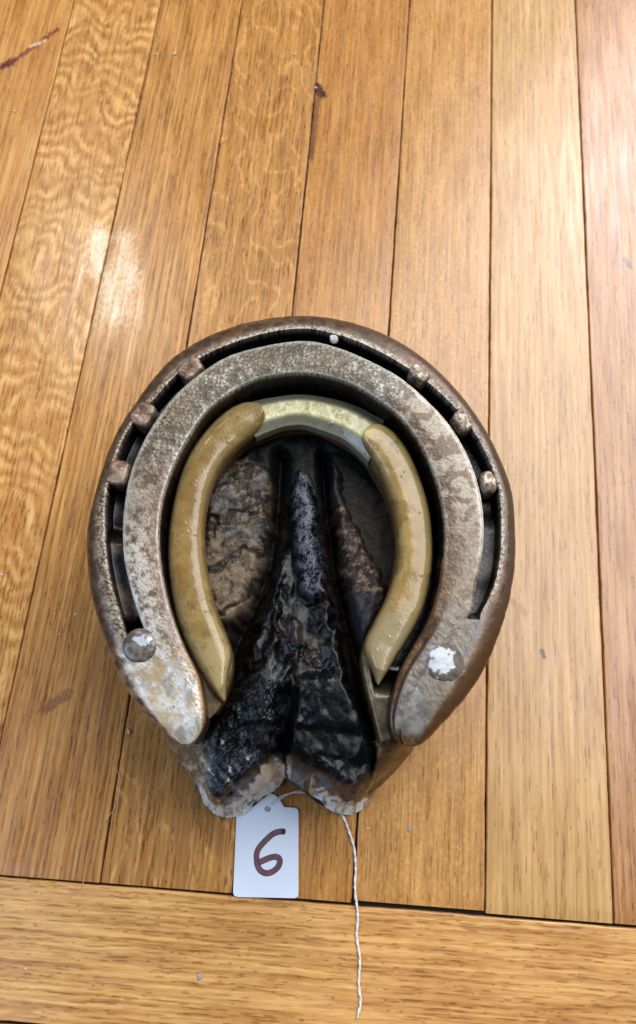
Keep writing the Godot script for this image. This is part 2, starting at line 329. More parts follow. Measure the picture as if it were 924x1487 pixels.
# One plank's oak: growth streaks, pores, ray flecks and marks. d: light, dark, streak, fine, blotch, pores, pore_dark, ray (0 none, 1 cross bands, 2 slanting flecks, 3 mottle), ray_amount
func oak(s: int, w: int, h: int, d: Dictionary) -> Image:
	var r := RandomNumberGenerator.new()
	r.seed = s * 77 + 3
	var streak := bytes_of(noise(s, 0.16, 3), w, h, w, h / 40)
	var fine := bytes_of(noise(s + 50, 0.42, 2), w, h, w, h / 10)
	var blotch := bytes_of(noise(s + 90, 0.05, 3), w, h, w / 2, h / 8)
	var warp := bytes_of(noise(s + 130, 0.022, 2), w, h, w / 2, h / 4)
	var fleck := bytes_of(noise(s + 170, 0.2, 2), w, h, w / 2, h / 3)
	var pore := PackedByteArray()
	pore.resize(w * h)
	for k in int(d.pores):
		var x := r.randi_range(1, w - 3)
		var y := r.randi_range(0, h - 1)
		if streak[y * w + x] > r.randi_range(70, 200):
			continue
		var long := int(4 + 34 * pow(r.randf(), 2.0))
		var dark := r.randf_range(0.35, 1.0)
		var drift := r.randf_range(-0.03, 0.03)
		for q in long:
			if y + q >= h:
				break
			var e := dark * minf(1.0, 4.0 * minf(q + 0.5, long - q) / long) * 255.0
			var at := (y + q) * w + clampi(x + int(drift * q), 0, w - 2)
			pore[at] = maxi(pore[at], int(e))
			pore[at + 1] = maxi(pore[at + 1], int(e * 0.2))
	var out := PackedByteArray()
	out.resize(w * h * 3)
	var light: Color = d.light
	var dark_c: Color = d.dark
	var ka: float = d.streak / 255.0
	var kb: float = d.fine / 255.0
	var kc: float = d.blotch / 255.0
	var ray: int = d.ray
	var rk: float = d.ray_amount
	var pd: float = d.pore_dark / 255.0
	var centre: float = d.get("level", 0.55)
	for y in h:
		for x in w:
			var i := y * w + x
			var v := centre + (streak[i] - 128) * ka + (fine[i] - 128) * kb + (blotch[i] - 128) * kc
			if ray == 1:
				var ph := y * 0.185 + warp[i] * 0.06 + 2.0 * sin(x * 0.024 + 0.5) + fleck[i] * 0.006
				v += rk * (sin(ph) * blotch[i] * 0.0075 + (fleck[i] - 128) * 0.003)
			elif ray == 2:
				var ph2 := x * 0.16 - y * 0.045 + warp[i] * 0.06
				var sn := sin(ph2)
				v += rk * (maxf(0.0, sn - 0.62) * 2.4 * fleck[i] / 160.0)
			elif ray == 3:
				v += rk * (absf(fleck[i] - 128.0) / 64.0 - 0.4)
			var k := 1.0 - pore[i] * pd
			v = clampf(v, -0.15, 1.25)
			out[i * 3] = clampi(int(255.0 * k * (dark_c.r + (light.r - dark_c.r) * v)), 0, 255)
			out[i * 3 + 1] = clampi(int(255.0 * pow(k, 1.35) * (dark_c.g + (light.g - dark_c.g) * v)), 0, 255)
			out[i * 3 + 2] = clampi(int(255.0 * pow(k, 1.8) * (dark_c.b + (light.b - dark_c.b) * v)), 0, 255)
	return Image.create_from_data(w, h, false, Image.FORMAT_RGB8, out)


# A worn, stained or glare-painted patch on a plank: a ragged streak between two points, in texture pixels.
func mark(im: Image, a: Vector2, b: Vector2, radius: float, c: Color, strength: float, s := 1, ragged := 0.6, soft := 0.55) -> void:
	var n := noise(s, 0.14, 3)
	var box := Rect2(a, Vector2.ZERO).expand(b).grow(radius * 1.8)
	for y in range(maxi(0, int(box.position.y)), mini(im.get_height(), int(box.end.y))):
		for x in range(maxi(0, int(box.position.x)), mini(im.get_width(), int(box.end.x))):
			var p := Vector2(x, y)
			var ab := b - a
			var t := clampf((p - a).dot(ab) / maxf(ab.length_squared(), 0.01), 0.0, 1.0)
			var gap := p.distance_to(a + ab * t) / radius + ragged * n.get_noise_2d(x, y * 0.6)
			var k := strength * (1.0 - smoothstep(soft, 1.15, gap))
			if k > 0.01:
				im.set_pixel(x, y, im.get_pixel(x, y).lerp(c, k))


func wood_material(im: Image, s: int) -> StandardMaterial3D:
	var m := StandardMaterial3D.new()
	m.resource_name = "varnished_oak"
	var t := ImageTexture.create_from_image(im)
	m.albedo_texture = t
	m.roughness = 1.0
	m.roughness_texture = rough_floor
	m.metallic_specular = 0.55
	m.normal_enabled = true
	m.normal_texture = wavy_floor
	m.normal_scale = 0.05
	return m


var rough_floor: Texture2D
var wavy_floor: Texture2D
const TEX_MM := 655.36
const Z_FAR := -530.0


# A plank between two side edges. along: true runs away from the viewer (v along -z); widths in millimetres.
func plank(parent: Node, mat: Material, a0: Vector2, a1: Vector2, b0: Vector2, b1: Vector2, s: int, cup: float) -> void:
	# a0-a1 is the left edge from far end to near end, b0-b1 the right edge
	var n := noise(s, 0.03, 2)
	var prof := [[0.0, -4.0], [0.0, -0.55], [0.18, -0.14], [0.55, 0.0], [8.0, cup * 0.6], [24.0, cup], [41.0, cup * 0.6], [49.0, 0.0], [49.4, -0.14], [49.6, -0.55], [49.6, -4.0]]
	var v := PackedVector3Array()
	var uv := PackedVector2Array()
	var rows := 240
	var rag := noise(s + 7, 0.11, 3)
	var length := a0.distance_to(a1)
	for i in rows:
		var t := i / (rows - 1.0)
		var end_drop := 0.5 * pow(maxf(0.0, 1.0 - minf(t, 1.0 - t) * length / 0.6), 2.0)
		var l := a0.lerp(a1, t)
		var r := b0.lerp(b1, t)
		var side := (r - l).normalized()
		l += side * (0.3 + 0.2 * n.get_noise_1d(t * length) + 0.3 * maxf(0.0, rag.get_noise_1d(t * length) - 0.05))
		r -= side * (0.3 + 0.2 * n.get_noise_1d(t * length + 900.0) + 0.3 * maxf(0.0, rag.get_noise_1d(t * length + 700.0) - 0.05))
		var width := l.distance_to(r)
		for q in prof:
			var d: float = q[0] if q[0] < 25.0 else width - (49.6 - q[0])
			var p := l + side * d
			v.append(Vector3(p.x, q[1] - end_drop + 0.03 * n.get_noise_2d(t * length * 0.4, d * 2.0), p.y))
			uv.append(Vector2(d / 50.0, t * length / TEX_MM))
	var idx := grid_index(rows, prof.size())
	commit("plank", v, idx, PackedColorArray(), uv, mat, parent, true)


func build_floor() -> void:
	rough_floor = soft_texture(301, 0.02, 512, false, 0.2, 0.42)
	wavy_floor = soft_texture(302, 0.012, 512, true, 0, 1, 6.0)
	var fl := Node3D.new()
	fl.name = "wood_floor"
	fl.set_meta("kind", "structure")
	add_child(fl)
	var under := BoxMesh.new()
	under.size = Vector3(0.62, 0.02, 0.86)
	var dirt := StandardMaterial3D.new()
	dirt.albedo_color = Color(0.07, 0.055, 0.045)
	dirt.roughness = 0.95
	under.material = dirt
	var u := MeshInstance3D.new()
	u.name = "subfloor"
	u.mesh = under
	u.position = Vector3(-0.02, -0.0125, -0.13)
	fl.add_child(u)
	var w := 160
	var h := 2048
	# x of each seam at the far end and at the near end, in millimetres
	var seam_far := [-272.0, -220.0, -170.5, -116.3, -68.8, -20.6, 32.8, 82.6, 134.0, 184.5, 236.0]
	var seam_near := [-260.0, -210.0, -157.5, -114.1, -65.1, -14.3, 31.5, 82.4, 131.9, 182.0, 232.0]
	var end_gap := [0.5, 0.5, 0.4, 0.4, 0.5, 0.6, 1.5, 0.7, 0.8, 0.6, 0.6]
	var looks := [
		{"light": Color8(216, 161, 91), "dark": Color8(155, 94, 36), "streak": 0.9, "fine": 0.4, "blotch": 0.3, "pores": 3000, "pore_dark": 0.3, "ray": 0, "ray_amount": 0.0},
		{"light": Color8(216, 161, 89), "dark": Color8(161, 100, 41), "streak": 0.9, "fine": 0.4, "blotch": 0.5, "pores": 2500, "pore_dark": 0.3, "ray": 0, "ray_amount": 0.0},
		{"light": Color8(226, 176, 106), "dark": Color8(165, 104, 43), "streak": 0.35, "fine": 0.3, "blotch": 0.25, "pores": 6500, "pore_dark": 0.36, "ray": 1, "ray_amount": 0.21},
		{"light": Color8(212, 155, 85), "dark": Color8(142, 90, 38), "streak": 1.0, "fine": 0.5, "blotch": 0.35, "pores": 3000, "pore_dark": 0.34, "ray": 0, "ray_amount": 0.0},
		{"light": Color8(209, 153, 83), "dark": Color8(142, 90, 38), "streak": 0.7, "fine": 0.4, "blotch": 0.3, "pores": 4600, "pore_dark": 0.42, "ray": 2, "ray_amount": 0.4},
		{"light": Color8(205, 147, 78), "dark": Color8(149, 94, 41), "streak": 0.8, "fine": 0.5, "blotch": 0.45, "pores": 2600, "pore_dark": 0.3, "ray": 3, "ray_amount": 0.16},
		{"light": Color8(214, 159, 91), "dark": Color8(155, 103, 49), "streak": 0.6, "fine": 0.4, "blotch": 0.4, "pores": 2400, "pore_dark": 0.28, "ray": 3, "ray_amount": 0.22},
		{"light": Color8(213, 170, 111), "dark": Color8(168, 120, 66), "streak": 0.9, "fine": 0.4, "blotch": 0.35, "pores": 2400, "pore_dark": 0.27, "ray": 0, "ray_amount": 0.0},
		{"light": Color8(197, 147, 95), "dark": Color8(153, 96, 51), "streak": 0.9, "fine": 0.4, "blotch": 0.5, "pores": 3000, "pore_dark": 0.35, "ray": 0, "ray_amount": 0.0},
	]
	var mats := []
	for k in looks.size():
		var im := oak(20 + k, w, h, looks[k])
		var px := func(x: float, z: float) -> Vector2:
			var t := (z - Z_FAR) / (121.0 - Z_FAR)
			var l: float = lerpf(seam_far[k], seam_near[k], t)
			return Vector2((x - l) / 50.0 * w, (z - Z_FAR) / TEX_MM * h)
		if k == 1:
			mark(im, px.call(-196.5, -286.0), px.call(-192.0, -290.0), 9.0, Color8(84, 26, 26), 0.95, 3)
			mark(im, px.call(-192.0, -290.0), px.call(-172.0, -318.0), 5.0, Color8(110, 52, 42), 0.8, 4, 1.1)
			mark(im, px.call(-184.0, -303.0), px.call(-178.0, -308.0), 4.0, Color8(225, 200, 175), 0.8, 5, 1.0)
		if k == 3:
			mark(im, px.call(-111.0, -150.0), px.call(-104.0, -132.0), 50.0, Color8(240, 226, 204), 0.62, 6, 0.55, -0.2)  # pale scuff with ceiling light glare painted in, here and below
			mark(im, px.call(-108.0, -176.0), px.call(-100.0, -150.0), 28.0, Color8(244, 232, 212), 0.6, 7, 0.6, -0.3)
			mark(im, px.call(-100.0, 60.0), px.call(-92.0, 54.0), 8.0, Color8(116, 76, 52), 0.55, 8, 1.0)
		if k == 2:
			mark(im, px.call(-121.5, -176.0), px.call(-118.5, -155.0), 30.0, Color8(244, 232, 212), 0.75, 9, 0.55, -0.3)  # the same scuff and painted glare, carried over the seam
		if k == 5:
			mark(im, px.call(-17.5, -292.0), px.call(-14.5, -286.0), 9.0, Color8(60, 26, 12), 0.9, 10)
			mark(im, px.call(-16.5, -286.0), px.call(-16.5, -240.0), 5.0, Color8(96, 52, 24), 0.6, 11)
		if k == 7:
			mark(im, px.call(105.5, 18.0), px.call(106.0, 20.5), 3.0, Color8(66, 48, 36), 0.85, 12)
			mark(im, px.call(92.0, -3.0), px.call(98.0, 2.0), 6.0, Color8(150, 96, 62), 0.4, 13)
		if k == 8:
			mark(im, px.call(153.0, -191.0), px.call(155.0, -187.0), 6.0, Color8(112, 76, 62), 0.8, 14)
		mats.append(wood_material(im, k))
	for k in seam_far.size() - 1:
		var near_l: float = 121.35 - 0.0082 * seam_near[k] - end_gap[k]
		var near_r: float = 121.35 - 0.0082 * seam_near[k + 1] - end_gap[k]
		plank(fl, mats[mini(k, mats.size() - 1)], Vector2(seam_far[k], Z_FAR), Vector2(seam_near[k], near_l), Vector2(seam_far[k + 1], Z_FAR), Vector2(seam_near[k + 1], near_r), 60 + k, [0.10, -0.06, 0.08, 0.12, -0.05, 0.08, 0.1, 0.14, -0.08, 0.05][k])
	var border := {"light": Color8(230, 178, 108), "dark": Color8(164, 108, 54), "streak": 0.9, "fine": 0.55, "blotch": 0.4, "pores": 5200, "pore_dark": 0.28, "ray": 0, "ray_amount": 0.0, "level": 0.62}
	for k in 2:
		var im2 := oak(40 + k, w, h, border)
		var z0 := 121.45 + 47.2 * k
		plank(fl, wood_material(im2, 40 + k), Vector2(272, z0 - 2.3), Vector2(-300, z0 + 2.4), Vector2(272, z0 + 44.7 + 0.4 * k), Vector2(-300, z0 + 48.6 - k), 80 + k, 0.1)


# ---------------------------------------------------------------- hoof

var hoof: Node3D
var shoe_mat: StandardMaterial3D


func build_hoof() -> void:
	hoof = Node3D.new()
	hoof.name = "horse_hoof"
	add_child(hoof)
	tag_meta(hoof, "upturned shod horse hoof with rubber pad, varnished black frog and worn iron shoe", "horse hoof")
	shoe_mat = painted("worn_iron", 0.2, 0.48, 14.0, 0.08, 0.2, 0.5, 410)
	build_shoe()
	build_pad()
	build_sole()


func mixc(a: Color, b: Color, t: float) -> Color:
	return a.lerp(b, clampf(t, 0.0, 1.0))


func shoe_color(p: Vector3, u: float, zone: int, a: float) -> Color:
	# zone 0 outer side and rim, 1 groove, 2 web, 3 inner side
	var patch := n_patch.get_noise_3dv(p)
	var fine := n_fine.get_noise_3dv(p)
	var grit := n_grit.get_noise_3dv(p)
	var big := n_big.get_noise_3dv(p)
	var c: Color
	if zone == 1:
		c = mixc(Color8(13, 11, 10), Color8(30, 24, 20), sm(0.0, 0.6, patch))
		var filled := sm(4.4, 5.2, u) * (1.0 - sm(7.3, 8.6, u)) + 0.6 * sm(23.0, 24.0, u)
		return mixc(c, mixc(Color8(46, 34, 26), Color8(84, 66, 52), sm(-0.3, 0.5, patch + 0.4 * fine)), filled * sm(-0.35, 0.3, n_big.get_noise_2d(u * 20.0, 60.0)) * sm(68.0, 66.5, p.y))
	if zone == 0:
		c = mixc(Color8(74, 56, 42), Color8(104, 84, 64), sm(-0.4, 0.5, patch + 0.2 * fine))
		c = mixc(c, Color8(112, 74, 48), sm(0.1, 0.5, big + 0.3 * patch) * 0.5)
		c = mixc(c, Color8(96, 76, 65), sm(15.5, 18.0, u) * (1.0 - sm(0.42, 0.52, a + 0.05 * patch)) * 0.9)
		var lip := sm(0.62, 1.0, a + 0.12 * fine)
		c = mixc(c, Color8(196, 188, 170), 0.95 * sm(0.75, 1.0, a + 0.1 * fine) * sm(-0.5, 0.35, fine + 0.4 * grit + (0.15 if u > 14.0 else -0.1)))
		# pale glints painted along the rim of the left quarter
		var left := sm(3.4, 4.6, u) * (1.0 - sm(8.5, 10.0, u))
		c = mixc(c, Color8(178, 168, 150), left * sm(0.35, 0.7, a) * sm(-0.3, 0.5, fine + 0.4 * patch) * 0.75)
		var heel := 1.0 - sm(3.0, 4.6, u)
		c = mixc(c, Color8(168, 142, 112), heel * sm(-0.5, 0.3, patch) * 0.8)
		c = mixc(c, Color8(92, 62, 36), sm(25.5, 27.5, u) * 0.75)
		if a > 0.3 and u < 4.5:
			c = mixc(c, shoe_color(p, u, 2, 0.1), sm(0.3, 0.8, a + 0.15 * patch) * (1.0 - sm(3.8, 4.5, u)))
		if a > 0.5 and u > 26.2:
			c = mixc(c, shoe_color(p, u, 2, 0.45), sm(0.6, 0.95, a + 0.1 * patch) * sm(26.2, 27.0, u))
		return c
	if zone == 3:
		c = mixc(Color8(20, 17, 15), Color8(52, 41, 33), sm(0.1, 0.8, patch + fine))  # gap shadow and grime put into the near-black colour
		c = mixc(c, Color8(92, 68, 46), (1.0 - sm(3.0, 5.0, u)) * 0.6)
		return c
	# the web
	var left_side := 1.0 - sm(8.5, 11.5, u + 1.2 * big)
	var right_side := sm(18.5, 20.0, u + 1.5 * big)
	var toe := clampf(1.0 - left_side - right_side, 0.0, 1.0)
	# toe: grey green, cracked dark
	var crack := n_cell.get_noise_3d(p.x * 1.6 + 1.2 * patch, 0.0, p.z * 1.6 + 1.2 * fine)
	var ct := mixc(Color8(84, 73, 58), Color8(178, 171, 152), sm(-0.45, 0.45, patch + fine * 0.4))
	ct = mixc(ct, Color8(114, 96, 70), sm(0.0, 0.5, big + 0.4 * patch) * 0.5)
	ct = mixc(ct, Color8(58, 50, 44), (1.0 - sm(-0.95, -0.72, crack)) * sm(-0.5, 0.2, patch) * 0.8)
	ct = mixc(ct, Color8(50, 43, 38), sm(0.3, 0.6, grit + 0.4 * fine) * 0.6)
	# left: whitish low down, dusky brown above
	var low := 1.0 - sm(6.5, 10.5, u + 1.5 * big)
	var cl := mixc(Color8(98, 79, 62), Color8(158, 143, 122), sm(-0.4, 0.4, patch + 0.4 * fine))
	cl = mixc(cl, Color8(204, 195, 180), low * sm(-0.2, 0.35, patch * 0.8 + fine * 0.3 + 0.42 - 0.95 * absf(a - 0.36)))
	cl = mixc(cl, Color8(134, 108, 94), sm(0.5, 0.9, a + 0.25 * patch) * 0.65)
	cl = mixc(cl, Color8(66, 54, 46), sm(0.36, 0.62, grit + 0.5 * fine) * 0.7)
	# right: grey steel islands in brown
	var isl := n_warp.get_noise_3d(p.x * 1.15 + 2.2 * patch, 7.0, p.z * 1.15 + 0.8 * fine) + 0.3 * patch
	var cr := mixc(Color8(96, 75, 58), Color8(142, 131, 112), sm(-0.1, 0.0, isl + 0.06 - 0.25 * sm(0.55, 0.9, a)))
	cr = mixc(cr, Color8(108, 90, 70), sm(22.5, 24.5, u) * 0.65)
	cr = mixc(cr, Color8(70, 52, 42), sm(0.28, 0.55, grit + 0.4 * fine) * 0.6)
	cr = mixc(cr, Color8(124, 84, 54), sm(22.0, 25.5, u) * sm(0.0, 0.5, patch + fine) * sm(0.4, 0.9, a) * 0.8)
	cr = mixc(cr, Color8(186, 179, 160), sm(0.22, 0.05, a) * sm(-0.1, 0.3, fine + patch) * 0.7)
	c = Color(ct.r * toe + cl.r * left_side + cr.r * right_side, ct.g * toe + cl.g * left_side + cr.g * right_side, ct.b * toe + cl.b * left_side + cr.b * right_side)
	# bright wear and painted glints at both edges of the web
	c = mixc(c, Color8(204, 200, 188), (sm(0.09, 0.0, absf(a - 0.03) + 0.06 * fine) + 0.9 * sm(0.06, 0.0, absf(a - 0.96) + 0.05 * fine)) * 0.7 * (1.0 - sm(24.5, 25.5, u)))
	# heels
	var hl := 1.0 - sm(2.6, 4.6, u + patch)
	var ch := mixc(Color8(174, 152, 120), Color8(206, 200, 188), sm(-0.25, 0.35, big * 0.8 + patch * 0.7 + 0.1))
	ch = mixc(ch, Color8(146, 140, 134), sm(0.1, 0.5, n_warp.get_noise_3d(p.x * 2.0, 31.0, p.z)) * 0.8)
	ch = mixc(ch, Color8(96, 80, 66), sm(0.4, 0.62, fine * 0.7 + 0.5 * patch))
	ch = mixc(ch, Color8(142, 102, 62), sm(0.76, 0.9, a + 0.15 * patch) * 0.9)
	c = mixc(c, ch, hl)
	var hr := sm(25.8, 27.0, u + 0.5 * patch)
	var island := (1.0 - sm(0.62, 0.74, a + 0.05 * patch)) * (1.0 - sm(30.6, 31.2, u))
	var cb := mixc(Color8(72, 52, 36), Color8(100, 74, 50), sm(-0.2, 0.4, patch + 0.6 * fine))
	cb = mixc(cb, Color8(130, 102, 76), sm(0.3, 0.5, fine + 0.3 * grit) * 0.4)
	var ci := mixc(Color8(102, 97, 92), Color8(136, 131, 125), sm(-0.4, 0.4, patch))
	ci = mixc(ci, Color8(104, 86, 66), sm(0.15, 0.45, big + 0.6 * patch) * 0.5)
	c = mixc(c, mixc(cb, ci, island), hr)
	return c


func build_shoe() -> void:
	var rows := 980
	var ts := even_steps(shoe_web, rows)
	var v := PackedVector3Array()
	var col := PackedColorArray()
	var cols := 0
	# zone, curve share, steps
	for k in rows + 2:
		var u := ts[clampi(k - 1, 0, rows - 1)]
		var o := spline(shoe_outer, u)
		var g1 := spline(shoe_lip, u)
		var g2 := spline(shoe_web, u)
		var inn := spline(shoe_inner, u)
		var groove := sm(4.05, 4.5, u) * (1.0 - sm(26.35, 26.75, u))
		var tip := sm(0.0, 2.2, u) * (1.0 - sm(29.2, 32.0, u))
		var rim_top := 64.4 + 5.4 * (0.55 + 0.45 * tip)
		var closing := sqrt(sm(4.0, 4.9, u) * (1.0 - sm(25.3, 26.75, u)))
		var middle := g1.lerp(g2, 0.5)
		if groove > 0.0:
			g1 = middle.lerp(g1, lerpf(1.0, maxf(closing, 0.06), groove))
			g2 = middle.lerp(g2, lerpf(1.0, maxf(closing, 0.06), groove))
		g1 = g1.lerp(o, 0.10 * groove)
		g2 = g2.lerp(inn, 0.04 * groove)
		var bevel := sm(26.7, 27.8, u)
		var line: Array[Vector4] = []   # x, y, z, zone + share
		var wob := 0.6 * n_big.get_noise_2d(u * 14.0, 3.0)
		# outer side and rim
		for q in 5:
			line.append(Vector4(o.x, lerpf(58.5, 64.3, q / 4.0), o.y, 0.0))
		for q in range(1, 25):
			var a := q / 24.0
			var p := o.lerp(g1, a)
			var y := 64.4 + (rim_top - 64.4) * sqrt(1.0 - pow(1.0 - a, 2.1)) - 0.25 * groove * pow(a, 8.0)
			line.append(Vector4(p.x, y, p.y, 0.0 + a * 0.99))
		# groove, or the plain surface where it runs out
		var lips := rim_top - 0.2 * groove
		for q in 22:
			var a := q / 21.0
			var p := g1.lerp(g2, 0.02 + 0.96 * a)
			var wall := minf(sm(0.0, 0.1, a), 1.0 - sm(0.9, 1.0, a))
			var y := lips - (9.0 - 4.2 * sm(4.6, 5.4, u) * (1.0 - sm(7.6, 8.4, u)) - 2.5 * sm(23.2, 24.0, u)) * groove * wall - 0.4 * groove * sin(a * PI)
			line.append(Vector4(p.x, y + wob * groove * wall, p.y, (1.0 if groove > 0.12 and q > 0 and q < 21 else (2.0 if a > 0.5 or groove < 0.2 else 0.99))))
		# web
		for q in 44:
			var a := q / 43.0
			var p := g2.lerp(inn, a)
			var round_in := pow(maxf(0.0, (a - 0.94) / 0.06), 2.0)
			var y := rim_top + 0.6 * sin(a * PI) - 0.9 * round_in - 0.3 * pow(maxf(0.0, 1.0 - a / 0.07), 2.0) * groove
			if bevel > 0.0:
				y -= bevel * 1.3 * (1.0 - (1.0 - sm(0.62, 0.8, a)) * (1.0 - sm(30.4, 31.2, u)))
			line.append(Vector4(p.x, y, p.y, 2.0 + a * 0.99))
		for q in range(1, 8):
			line.append(Vector4(inn.x, lerpf(rim_top - 1.0, 56.0, q / 7.0), inn.y, 3.0))
		cols = line.size()
		for w4 in line:
			var p3 := Vector3(w4.x, w4.y, w4.z)
			if k == 0 or k == rows + 1:
				p3.y = 58.5
			var zone := int(w4.w)
			var a := w4.w - zone
			if zone == 2:
				var sunk := (u < 4.4 or u > 26.6) and w4.w == 2.0
				if sunk:
					a = 0.1 if u < 10.0 else 0.45
			# pitted and worn surface
			var rough := 0.1 if u < 4.2 else (0.03 if zone == 0 else 0.055)
			p3.y += (rough if zone != 1 else 0.0) * n_fine.get_noise_3dv(p3) + (0.05 if zone == 0 else 0.12) * n_patch.get_noise_3dv(p3) * (1.0 if zone != 1 else 0.0)
			if (zone == 0 and a < 0.8) or zone == 3:
				var off := 0.2 * n_patch.get_noise_3d(p3.x, 40.0, p3.z)
				p3.x += off
				p3.z += off
			v.append(p3)
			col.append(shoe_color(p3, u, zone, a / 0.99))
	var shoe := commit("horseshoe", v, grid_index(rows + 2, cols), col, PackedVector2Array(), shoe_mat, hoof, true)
	# nails: three heads stand proud on either branch, others are worn down inside the crease
	for k in 3:
		nail(shoe, nail_left[k], Vector3(4.7, 4.4, 3.7), 66.1, Color8(98, 77, 62), Color8(152, 128, 108), 4.5, 90 + k)
		nail(shoe, nail_right[k], Vector3(4.2, 4.6, 2.8), 66.8, Color8(100, 80, 64), Color8(188, 176, 156), 2.8, 96 + k)
	rivet(shoe, rivet_spots[0], 5.6, 1.0, 70.0, 120, false)
	rivet(shoe, rivet_spots[1], 6.2, 1.5, 70.0, 121, true)
	var d := blob_mesh(Vector3(paint_drop_spot[0].x, 69.3, paint_drop_spot[0].y), Vector3(1.7, 1.5, 1.7), 130, Color8(186, 190, 180), Color8(210, 212, 204), 0.3)
	commit("paint_drop", d[0], d[1], d[2], PackedVector2Array(), painted("dried_paint", 0.5, 0.7, 10.0, 0.1, 0.0, 0.4, 440), shoe)


func nail(parent: Node, at: Vector2, size: Vector3, y: float, c0: Color, c1: Color, power: float, s: int) -> void:
	var best := 1e9
	var dir := Vector2.RIGHT
	for k in 400:
		var u := 4.0 + 23.0 * k / 399.0
		var p := spline(shoe_lip, u).lerp(spline(shoe_web, u), 0.5)
		if p.distance_to(at) < best:
			best = p.distance_to(at)
			dir = (spline(shoe_web, u + 0.05) - spline(shoe_web, u - 0.05)).normalized()
	var side := Vector2(-dir.y, dir.x)
	var v := PackedVector3Array()
	var col := PackedColorArray()
	var rows := 26
	var cols := 45
	for i in rows:
		var th := -PI / 2 + PI * i / (rows - 1.0)
		for j in cols:
			var ph := TAU * (j % (cols - 1)) / (cols - 1.0)
			var cx := cos(th) * cos(ph)
			var cz := cos(th) * sin(ph)
			var cy := sin(th)
			var r := pow(pow(pow(absf(cx), power) + pow(absf(cz), power), 9.0 / power) + pow(absf(cy), 9.0), -1.0 / 9.0)
			var q := dir * (cx * r * size.x) + side * (cz * r * size.z)
			var p := Vector3(at.x + q.x, y + cy * r * size.y, at.y + q.y)
			var n := n_patch.get_noise_3d(p.x, p.y + s * 9.0, p.z)
			var f := n_fine.get_noise_3d(p.x, p.y + s * 9.0, p.z)
			p += Vector3(cx, cy, cz) * (0.6 * n_warp.get_noise_3d(p.x * 1.5, p.y + s * 9.0, p.z * 1.5) + 0.25 * n + 0.06 * f)
			v.append(p)
			col.append(mixc(c0, c1, sm(-0.25, 0.45, n * 0.7 + f * 0.6 + 0.35 * cy - 0.2)))
	commit("nail_head", v, grid_index(rows, cols), col, PackedVector2Array(), shoe_mat, parent)


func rivet(parent: Node, at: Vector2, radius: float, high: float, y: float, s: int, hammered: bool) -> void:
	var v := PackedVector3Array()
	var col := PackedColorArray()
	var rows := 26
	var cols := 61
	for i in rows:
		var a := i / (rows - 1.0)
		for j in cols:
			var ph := TAU * (j % (cols - 1)) / (cols - 1.0)
			var ragged := 1.0 + (0.10 if hammered else 0.02) * n_warp.get_noise_2d(cos(ph) * 12.0, sin(ph) * 12.0 + s)
			var rr := radius * ragged * minf(a / 0.86, 1.0)
			var drop := high * pow(minf(a / 0.86, 1.0), 5.0 if not hammered else 3.0) + maxf(0.0, a - 0.86) / 0.14 * 1.4
			var p := Vector3(at.x + rr * cos(ph), y + high - drop, at.y + rr * sin(ph))
			var n := n_patch.get_noise_3d(p.x * 1.4, s, p.z * 1.4)
			var f := n_fine.get_noise_3d(p.x, s, p.z)
			p.y += (0.35 if hammered else 0.1) * n + 0.03 * f
			var c: Color
			var rel := Vector2(rr * cos(ph), rr * sin(ph))
			var steel := mixc(Color8(86, 77, 70), Color8(124, 115, 107), sm(-0.4, 0.4, n + f * 0.5))
			if hammered:
				c = mixc(steel, Color8(96, 76, 54), sm(0.1, 0.5, f + n) * 0.6)
				c = mixc(c, Color8(206, 207, 207), sm(0.08, 0.0, rel.distance_to(Vector2(-1.4, -0.2)) / radius - 0.64 + 0.55 * n))
			else:
				c = mixc(steel, Color8(190, 196, 204), sm(0.08, 0.0, rel.distance_to(Vector2(0.9, -1.5)) / radius - 0.30 + 0.5 * n))
			v.append(p)
			col.append(c)
	var m := shoe_mat if not hammered else painted("chalky_paint", 0.5, 0.85, 9.0, 0.1, 0.0, 0.4, 446)
	commit("rivet", v, grid_index(rows, cols), col, PackedVector2Array(), m, parent, true)


func blob_mesh(at: Vector3, r: Vector3, s: int, c0: Color, c1: Color, lump: float) -> Array:
	var v := PackedVector3Array()
	var col := PackedColorArray()
	var rows := 11
	var cols := 15
	for i in rows:
		var th := -PI / 2 + PI * i / (rows - 1.0)
		for j in cols:
			var ph := TAU * (j % (cols - 1)) / (cols - 1.0)
			var d := Vector3(cos(th) * cos(ph), sin(th), cos(th) * sin(ph))
			var n := n_patch.get_noise_3d(d.x * 3.0 + s * 13.0, d.y * 3.0, d.z * 3.0)
			v.append(at + d * r * (1.0 + lump * 1.6 * n))
			col.append(mixc(c0, c1, 0.5 + n))
	return [v, grid_index(rows, cols), col]


# ---------------------------------------------------------------- rubber pad

